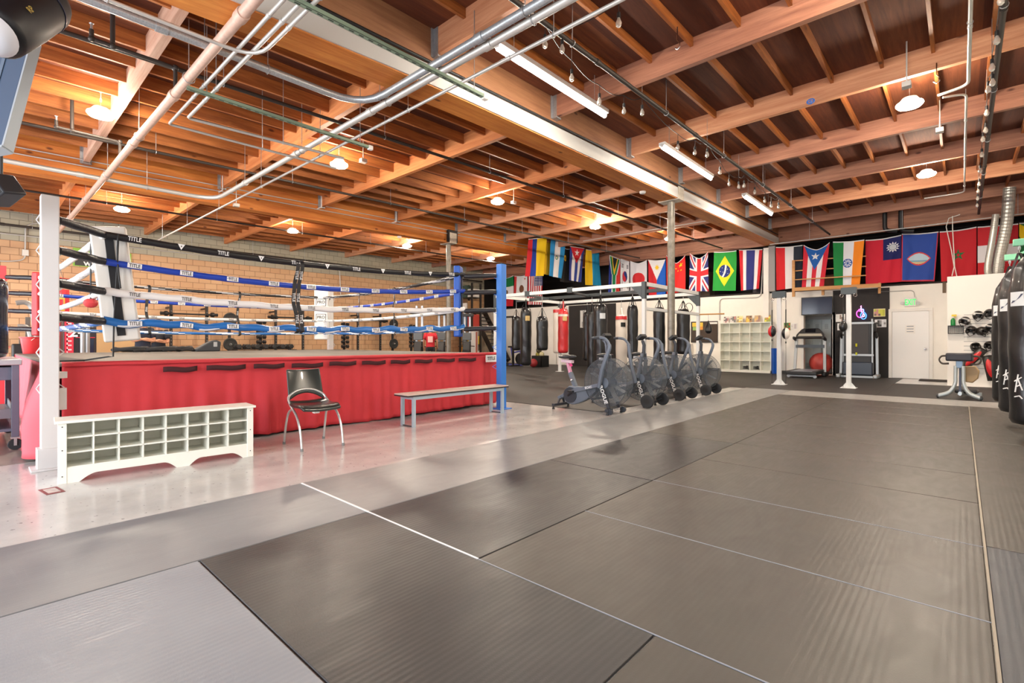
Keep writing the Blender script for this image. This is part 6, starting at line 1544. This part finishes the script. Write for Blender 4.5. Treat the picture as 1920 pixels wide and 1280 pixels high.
# ------------------------------------------------------------- rolling cart with the upright bag
ct = mat('cart_grey', (120,122,132), .4, .3); ct2 = mat('cart_blue_grey', (104,106,124), .45, .2)
t = thing('utility_cart', 'grey rolling metal cart at the far left in front of the daylight-tinted ring skirt', 'cart', (-8.15, -.1, 0), 0)
CXa, CYa = .72, .42
for x in (-CXa, CXa):
    for y in (-CYa, CYa):
        MB().box((x-.03,y-.03,.14), (x+.03,y+.03,.95)).build('leg', ct2, t, bevel=.004)
        c = MB().box((x-.035,y-.035,.125), (x+.035,y+.035,.14)).box((x-.03,y-.012,.05), (x-.022,y+.012,.13)).box((x+.022,y-.012,.05), (x+.03,y+.012,.13)).build('caster_fork', steel, t)
        MB().lathe([(.02,-.018),(.055,-.018),(.06,0),(.055,.018),(.02,.018)], (x,y,.06), 'X', 18).build('caster_wheel', tyre, t)
MB().box((-CXa-.05,-CYa-.05,.9), (CXa+.05,CYa+.05,.96)).build('top_tray', mat('cart_top', (176,178,184), .3, .3), t, bevel=.008)
MB().box((-CXa+.03,-CYa-.02,.74), (CXa-.03,CYa+.0,.88)).build('drawer_band', ct2, t, bevel=.004)
MB().box((-CXa,-CYa,.34), (CXa,CYa,.37)).box((-CXa,CYa-.01,.37), (CXa,CYa,.44)).box((CXa-.01,-CYa,.37), (CXa,CYa,.44)).build('lower_tray', ct, t)
MB().box((-CXa,-CYa,.2), (CXa,CYa,.23)).build('bottom_tray', ct2, t)
k = thing('speaker_case', 'black case with a round badge on the middle shelf of the rolling cart', 'case', (-7.85, -.1, .37))
MB().box((-.35,-.25,0), (.38,.3,.34)).build('case', blackish, k, bevel=.01)
MB().lathe([(.07,0),(.07,.01),(.05,.012),(.001,.012)], (.38,0,.24), 'X', 18).build('badge', mat('badge_grey', (170,170,170), .4, .5), k)
q = thing('upright_bag', 'shiny dark blue black heavy bag standing on the rolling cart at the left edge', 'punching bag', (-7.99, .12, .96))
bag_body(.17, 0, .92, .003, 77, 30, .07).build('bag_body', mat('bag_gloss_navy', (16,20,42), .2, coat=.5, bump=.08, bscale=14, stretch=(1,1,4)), q, ang=3.2)
# ------------------------------------------------------------- ceiling devices near the camera at top left
t = thing('ceiling_projector', 'black rounded ceiling unit with pale end cap, cut by the top left corner', 'projector', (0,0,0))
A0 = P(76, 6, D=2.5); A1 = P(-16, 60, D=2.2); d = (A0-A1).normalized(); L_ = (A0-A1).length
pr_ = [(-.01,.085),(0,.105),(.02,.118),(L_*.5,.124),(L_,.122),(L_+.04,.112),(L_+.075,.085),(L_+.095,.045),(L_+.1,.005)]
MB().tube([A1+d*q_ for q_, r_ in pr_], [r_ for q_, r_ in pr_], 28).build('housing', mat('projector_black', (20,21,26), .45), t, ang=1.2)
MB().tube([A1+d*L_*.86, A1+d*L_*.88], .126, 28).build('seam_ring', mat('projector_blue', (40,46,70), .3), t)
MB().tube([A1-d*.075, A1-d*.07, A1-d*.05, A1-d*.015], [.03,.055,.085,.1], 28).build('end_cap', mat('cap_pale', (226,228,236), .25), t, ang=1.2)
c_ = A1+d*L_*.34; n_ = V((0,0,EYE))-c_; n_ = (n_-d*n_.dot(d)).normalized()
MB().text('RP', c_+n_*.1235, d, n_.cross(d), .035, thick=.003).build('badge', mat('badge_gold', (214,196,110), .4, .4), t, smooth=False)
q = (A0+A1)/2+V((0,0,.08)); MB().cyl(q, (q.x, q.y, deck(q.y)-.01), .025, seg=10).build('drop_pole', blackish, t)
t = thing('hung_screen', 'tilted blue grey panel with silver edge hanging at the left edge under the ceiling', 'screen', (0,0,0))
B0 = P(60, 72, D=2.75); B1_ = P(5, 274, D=2.55); ex = (B1_-B0); ey = (-RT+V((0,0,-.18))).normalized(); nz = ex.cross(ey).normalized()
def panel(o, e1, e2, th): 
    return [o, o+e1, o+e1+e2, o+e2, o+nz*th, o+e1+nz*th, o+e1+e2+nz*th, o+e2+nz*th]
bf = [(0,3,2,1),(4,5,6,7),(0,1,5,4),(1,2,6,5),(2,3,7,6),(3,0,4,7)]
MB().add(panel(B0, ex, ey*1.0, .05), bf).build('back_cover', mat('screen_slate', (66,84,106), .4), t, bevel=.012)
sgn = 1 if nz.dot(-B0+V((0,0,EYE))) > 0 else -1
o_ = B0+(nz*.051 if sgn > 0 else -nz*.004)
e = MB()
for k in range(3): e.add(panel(o_+ey*(.12+.2*k)+ex*.12, ex*.76, ey*.02, .003), bf)
e.build('ribs', mat('screen_rib', (90,106,124), .4), t)
e = MB().add(panel(B0-ey*.004+nz*-.002, ex, ey*.01, .054), bf).add(panel(B0+ex*.99+nz*-.004, ex*.02, ey*1.0, .058), bf); e.build('bezel', mat('screen_edge', (168,178,186), .3, .3), t)
q = B0+ey*.5+ex*.3; MB().cyl(q, (q.x, q.y, deck(q.y)-.01), .02, seg=10).build('drop_pole', blackish, t)
t = thing('loudspeaker', 'small black loudspeaker hung at the left edge above the white ring post', 'loudspeaker', P(2, 356, D=4.0)); t.rotation_euler = (R(14), R(-28), R(30))
MB().box((-.12,-.09,-.09), (.1,.09,.09)).build('cabinet', mat('speaker_black', (40,42,48), .5), t, bevel=.015)
MB().box((-.1,-.094,-.075), (.085,-.089,.075)).build('grille', mat('grille_dark', (26,26,28), .8), t)
q = P(2, 356, D=4.0); tag(MB().cyl(q+V((0,0,.1)), (q.x, q.y, deck(q.y)-.01), .012, seg=8).build('speaker_drop_rod', blackish), 'thin rod from the ceiling down to the small loudspeaker at the left edge', 'rod')
# ------------------------------------------------------------- stairs and storage in the far left corner
t = thing('staircase', 'dark wooden stair climbing to the loft behind the blue ring post', 'stairs', (0,0,0))
st = mat('stair_dark', (52,44,40), .7)
s0 = P(919, 640, Y=18.6); s1 = P(893, 553, Y=18.6); n = 14
for yy_ in (18.2, 19.1): MB().bar((s0.x+.9,yy_,.12), (s1.x,yy_,2.95), .05, .28).build('stringer', st, t)
for k in range(n):
    u = (k+.5)/n; MB().box((lerp(s0.x+.9,s1.x,u)-.14,18.2,lerp(.12,2.95,u)), (lerp(s0.x+.9,s1.x,u)+.14,19.1,lerp(.12,2.95,u)+.04)).build('tread', st, t)
t = thing('storage_rack', 'tall dark storage rack with colourful cartons in the far left corner', 'rack', (0,0,0))
a = P(871, 640, Y=17.3); b = P(893, 560, Y=17.3)
for x in (a.x, b.x):
    for y in (17.0, 17.6): MB().box((x-.04,y-.04,.008), (x+.04,y+.04,4.1)).build('upright', rk_m, t)
zs = [.15, 1.0, 1.9, 2.7, 3.4]
for z in zs: MB().box((a.x,16.96,z-.03), (b.x,17.64,z)).build('shelf_board', rk_m, t)
cc = [(176,60,48),(206,200,190),(120,116,110),(214,180,60),(90,120,150),(196,70,60),(230,226,220),(160,120,80),(60,80,70),(210,206,200)]
for i, c in enumerate(cc):
    z = zs[i//2]; w_ = (b.x-a.x)/2; x = a.x+.06+(i % 2)*w_
    tag(MB().box((x,17.05,z), (x+w_*.8,17.55,z+.42+.1*(i % 3))).build('carton', mat('carton_c%d' % i, c, .7), bevel=.01), '%s carton on the %s shelf of the tall corner rack' % (('red','pale','grey','yellow','blue','scarlet','white','brown','dark green','light grey')[i], ('lowest','second','third','fourth','top')[i//2]), 'carton')
picture(879, 621, 896, 685, [(226,226,224),(238,238,236),(232,232,230),(236,236,236),(200,120,100)], 'white board standing in the far corner under the grey turnbuckle sleeves', 'whiteboard', 16.9, 'whiteboard')
a = P(898, 617, Y=19.3); b = P(916, 700, Y=19.3)
t = thing('storage_cabinet', 'beige double door cabinet in the far corner left of the blue ring post', 'cabinet', (0,0,0))
MB().box((a.x,19.0,.008), (b.x,19.5,a.z)).build('body', mat('cabinet_beige', (214,196,168), .6), t)
for s in (0, 1):
    d_ = MB().box((lerp(a.x,b.x,.5*s)+.01,18.98,.06), (lerp(a.x,b.x,.5*s+.5)-.01,19.0,a.z-.03)).build('door', mat('cabinet_beige', (214,196,168), .6), t, bevel=.003)
    MB().box((lerp(a.x,b.x,.5)+(s*2-1)*.06-.01,18.95,.85), (lerp(a.x,b.x,.5)+(s*2-1)*.06+.01,18.98,1.05)).build('handle', steel, d_)
q = P(882, 607, Y=18.4)
t = thing('barrel', 'orange wooden barrel on the stair side storage, seen under the white rope sleeve', 'barrel', (q.x, 18.0, 0.008))
MB().lathe([(.22,0),(.27,.3),(.28,.6),(.27,1.0),(.24,1.35),(.2,1.55)], (0,0,0), 'Z', 20).build('body', mat('barrel_orange', (206,140,50), .5), t)
for z in (.3, 1.0): MB().lathe([(.275,-.02),(.287,-.02),(.287,.02),(.275,.02)], (0,0,z), 'Z', 20).build('hoop', steel, t)
# white panels and clutter left of the dark wall panel
for i, (x0, x1, l) in enumerate(((1020,1043,'tall white wall panel behind the creased black bag'), (1044,1066,'tall white wall panel left of the black wall panel, behind the red bag'))):
    a = P(x0, 690, Y=YB-.06); b = P(x1, 560, Y=YB-.06)
    tag(MB().box((a.x,YB-.08,.008), (b.x,YB-.005,2.85)).build('white_panel', white_paint, bevel=.006), l, 'panel')
q = P(1013, 690, Y=17.5)
t = thing('ball_bin', 'black open bin with balls standing under the creased black bag', 'bin', (q.x, 17.5, .008))
MB().box((-.28,-.28,0), (.28,.28,.02)).box((-.28,-.28,0), (-.26,.28,.5)).box((.26,-.28,0), (.28,.28,.5)).box((-.28,-.28,0), (.28,-.26,.5)).box((-.28,.26,0), (.28,.28,.5)).build('body', blackish, t)
for i, (dx, dz, c, r, l) in enumerate(((-.1,.55,(150,140,60),.14,'olive ball on top of the black bin'), (.12,.57,(196,190,150),.12,'pale ball on top of the black bin'), (0,.75,(90,84,60),.13,'dark olive ball topmost on the black bin'))):
    tag(MB().ball((q.x+dx, 17.5-.05*i, dz), r, 16).build('medicine_ball', mat('ball_c%d' % i, c, .6), ang=3.2), l, 'ball')
q = P(1000, 688, Y=16.8); tag(MB().ball((q.x, 16.8, .2), .19, 18).build('medicine_ball', mat('ball_dkred', (150,40,44), .5), ang=3.2), 'dark red ball on the floor between the long black bag and the black bin', 'ball')
q = P(966, 690, Y=17.3)
t = thing('spin_bike', 'blue and black exercise bike behind the black bags beside the blue ring post', 'exercise bike', (q.x, 17.3, .008))
MB().lathe([(.1,-.04),(.26,-.04),(.28,0),(.26,.04),(.1,.04)], (.3,0,.32), 'Y', 24).build('flywheel', blackish, t)
MB().bar((-.4,0,.05), (.45,0,.05), .06).bar((-.1,0,.1), (-.25,0,.85), .06).bar((.3,0,.3), (.4,0,1.05), .06).bar((-.2,0,.6), (.35,0,.7), .06).build('frame', mat('spin_blue', (80,84,170), .4), t)
MB().box((-.4,-.1,.85), (-.1,.1,.93)).build('saddle', blackish, t, bevel=.03)
MB().tube([(.3,-.22,1.1),(.42,-.22,1.08),(.42,.22,1.08),(.3,.22,1.1)], .02, 8).build('handlebar', blackish, t)
t = thing('pull_up_tower', 'black upright frame behind the blue ring post, left of the bags', 'exercise machine', (P(953,690,Y=17).x, 17, .008))
for s in (-1, 1): MB().box((s*.3-.04,-.04,0), (s*.3+.04,.04,2.3)).build('upright', rk_m, t)
MB().box((-.34,-.04,2.25), (.34,.04,2.33)).build('top_bar', rk_m, t); MB().box((-.5,-.4,0), (-.42+.2,.4,.05)).box((.22,-.4,0), (.5,.4,.05)).build('base', rk_m, t)
# white cabinet by the notice board and the speed bag platform on the rack
a = P(1262, 690, Y=19.2); b = P(1292, 645, Y=19.2)
t = thing('floor_cabinet', 'low white cabinet behind the hanging bags left of the waste bin', 'cabinet', (0,0,0))
MB().box((a.x,19.2,.008), (b.x,YB-.03,b.z)).build('body', white_paint, t, bevel=.005)
MB().box((a.x+.03,19.185,.08), ((a.x+b.x)/2-.01,19.2,b.z-.04)).build('door', white_paint, t, bevel=.003); MB().box(((a.x+b.x)/2+.01,19.185,.08), (b.x-.03,19.2,b.z-.04)).build('door', white_paint, t, bevel=.003)
t = thing('speed_bag', 'small black teardrop speed bag under the wooden bar, before the notice board', 'speed bag', (RX1+.3, YR[2]+.04, 0))
MB().lathe([(.001,1.38),(.06,1.4),(.105,1.47),(.1,1.56),(.06,1.66),(.025,1.74),(.02,1.78)], (0,0,0), 'Z', 18).build('bladder', leather, t); MB().cyl((0,0,1.77), (0,0,1.965), .008, seg=6).build('swivel', steel, t)
# ------------------------------------------------------------- people behind the ring
def skin_mesh(name, verts, edges, rad, m, parent=None, sub=1, root=0):
    me = bpy.data.meshes.new(name); me.from_pydata([tuple(v) for v in verts], edges, []); me.update(); me.materials.append(m)
    o = bpy.data.objects.new(name, me); COL.objects.link(o)
    if parent: o.parent = parent
    o.modifiers.new('skin', 'SKIN').use_smooth_shade = True
    for i, r in enumerate(rad):
        sv = me.skin_vertices[0].data[i]; sv.radius = r if isinstance(r, tuple) else (r, r); sv.use_root = (i == root)
    s = o.modifiers.new('sub', 'SUBSURF'); s.levels = sub; s.render_levels = sub
    return o
skin_c = mat('skin', (206,150,118), .5)
def person(x, y, face, label, shirt, pants, arms, hair=(40,30,26), h=1.75, cap=None, prt=None):
    k = h/1.75
    t = thing('person', label, 'person', (x, y, .008), face); t.scale = (k, k, k)
    # front is +x, left is +y
    V_ = []; E = []; Rd = []
    def add(p, r, link=None):
        V_.append(V(p)); Rd.append(r); i = len(V_)-1
        if link is not None: E.append((link, i))
        return i
    pel = add((0,0,.95), .105); waist = add((.0,0,1.1), .1, pel); chest = add((-.01,0,1.3), .11, waist); neck0 = add((-.02,0,1.46), .075, chest); neck = add((.0,0,1.52), .055, neck0)
    jaw = add((.03,0,1.58), (.062,.07), neck); hd = add((.01,0,1.66), (.08,.098), jaw); crown = add((0,0,1.73), (.06,.07), hd)
    hands = []
    for s in (-1, 1):
        hip = add((0,s*.1,.88), .1, pel); kn = add((.02,s*.11,.5), .062, hip); cf = add((-.02,s*.11,.34), .056, kn); an = add((-.02,s*.11,.09), .04, cf); toe = add((.14,s*.13,.045), (.035,.045), an)
        sh = add((-.01,s*.185,1.41), .065, chest); el, wr, hn = arms[s]
        e_ = add(el, .043, sh); w_ = add(wr, .031, e_); p_ = add(hn, (.022,.038), w_)
        dv = (V(hn)-V(wr)).normalized(); sd2 = dv.cross(V((1,0,0))); sd2 = sd2.normalized() if sd2.length > .1 else V((0,0,1))
        nn = sd2.cross(dv).normalized()
        for f, (o_, L2) in enumerate(((-.028,.06),(-.01,.072),(.01,.068),(.028,.054))):
            a_ = V(hn)+dv*.04+sd2*o_; f1 = add(a_, .0095, p_); f2 = add(a_+dv*L2*.55+nn*.006, .0088, f1); add(a_+dv*L2*.9+nn*.02, .008, f2)
        a_ = V(hn)+sd2*.035-dv*.01; f1 = add(a_, .011, p_); add(a_+sd2*.025+dv*.03, .0095, f1)
    skin_mesh('body', V_, E, Rd, skin_c, t, 1)
    # face
    n = MB().ball((.108,0,1.645), .016, 8, sc=(1,.8,1.5)); n.build('nose', skin_c, t)
    for s in (-1, 1):
        MB().ball((.092,s*.033,1.672), .011, 8).build('eye', mat('eye_dark', (40,30,26), .3), t)
        MB().ball((.01,s*.088,1.65), .026, 8, sc=(.7,.35,1.2)).build('ear', skin_c, t)
    MB().ball((.095,0,1.607), .022, 8, sc=(.4,1,.3)).build('mouth', mat('lips', (160,90,84), .5), t)
    hm = mat('hair_%d' % hair[0], hair, .8)
    MB().grid(lambda u, v: (-.005+.092*sin(lerp(.05,1.75-.75*max(0,cos(u*2*pi)),v))*cos(u*2*pi)*1.14, .092*sin(lerp(.05,1.75-.75*max(0,cos(u*2*pi)),v))*sin(u*2*pi), 1.672+.115*cos(lerp(.05,1.75-.75*max(0,cos(u*2*pi)),v))), 20, 8).build('hair', cap or hm, t, ang=3.2, solid=.012)
    # shirt and trousers as loose shells
    def loft(rings, seg=20):
        m = MB(); n = len(rings)
        vs = [(cx+cos(2*pi*k_/seg)*rx, sin(2*pi*k_/seg)*ry, z) for (z, rx, ry, cx) in rings for k_ in range(seg)]
        return m.add(vs, [(i*seg+k_, i*seg+(k_+1) % seg, (i+1)*seg+(k_+1) % seg, (i+1)*seg+k_) for i in range(n-1) for k_ in range(seg)])
    so = loft([(.84,.135,.18,0),(.95,.14,.178,0),(1.08,.13,.168,0),(1.2,.135,.178,0),(1.32,.142,.2,-.01),(1.40,.125,.2,-.01),(1.44,.1,.15,-.01),(1.475,.07,.085,-.01)])
    for s in (-1, 1):
        sh = V((-.01,s*.178,1.408)); el = V(arms[s][0])
        so.tube([sh, sh.lerp(el, .25), sh.lerp(el, .45), sh.lerp(el, .68)], [.08,.08,.07,.064], 12).ball(sh, .079, 12)
    so.build('shirt', shirt, t, ang=3.2)
    if prt: MB().box((-.165,-.1,1.1), (-.148,.1,1.34)).build('back_print', prt, t, bevel=.01)
    tr_ = loft([(1.0,.125,.165,0),(.92,.14,.178,0),(.82,.135,.18,0),(.76,.09,.15,0)])
    for s in (-1, 1): tr_.tube([(0,s*.095,.9),(.0,s*.1,.78),(.015,s*.11,.5),(-.015,s*.11,.3),(-.015,s*.11,.1)], [.1,.1,.08,.072,.068], 14)
    tr_.build('trousers', pants, t, ang=3.2)
    for s in (-1, 1): MB().ball((.05,s*.125,.045), .075, 12, sc=(1.75,.75,.6)).build('shoe', mat('shoe_dark', (40,40,44), .6), t)
    return t
navy = mat('shirt_navy', (36,40,56), .8); charcoal = mat('trousers_dark', (40,40,46), .8)
fold_arms = {1: ((.06,.235,1.13), (.2,-.03,1.17), (.19,-.11,1.2)), -1: ((.06,-.235,1.13), (.17,.04,1.2), (.13,.12,1.18))}
q = P(268, 640, X=-16.0); person(q.x, q.y, R(-2), 'person in a dark navy shirt with folded arms behind the ring, left one of two', navy, charcoal, fold_arms, (44,34,30), 1.78)
q = P(297, 640, X=-16.7); person(q.x, q.y, R(-24), 'person with folded arms and dark shirt behind the ring, right one of two', mat('shirt_black', (34,36,46), .8), charcoal, {1: ((.07,.25,1.12), (.21,-.02,1.16), (.2,-.1,1.19)), -1: ((.07,-.25,1.12), (.19,.05,1.19), (.15,.13,1.17))}, (70,52,42), 1.74)
q = P(807, 640, X=-15.9); person(q.x, q.y, R(140), 'person in a red shirt with a pale back print and black shorts, facing away', mat('shirt_red', (196,40,52), .8), mat('shorts_black', (28,28,30), .8), {1: ((.02,.27,1.14), (.13,.27,.93), (.16,.26,.86)), -1: ((.0,-.27,1.14), (.12,-.27,.95), (.16,-.26,.88))}, (36,28,26), 1.76, None, mat('print_pink', (226,180,176), .8))
SC.cycles.use_denoising = True
SC.cycles.max_bounces = 8; SC.cycles.diffuse_bounces = 5; SC.cycles.glossy_bounces = 3; SC.cycles.transparent_max_bounces = 12
SC.cycles.sample_clamp_indirect = 6
SC.cycles.caustics_reflective = False; SC.cycles.caustics_refractive = False
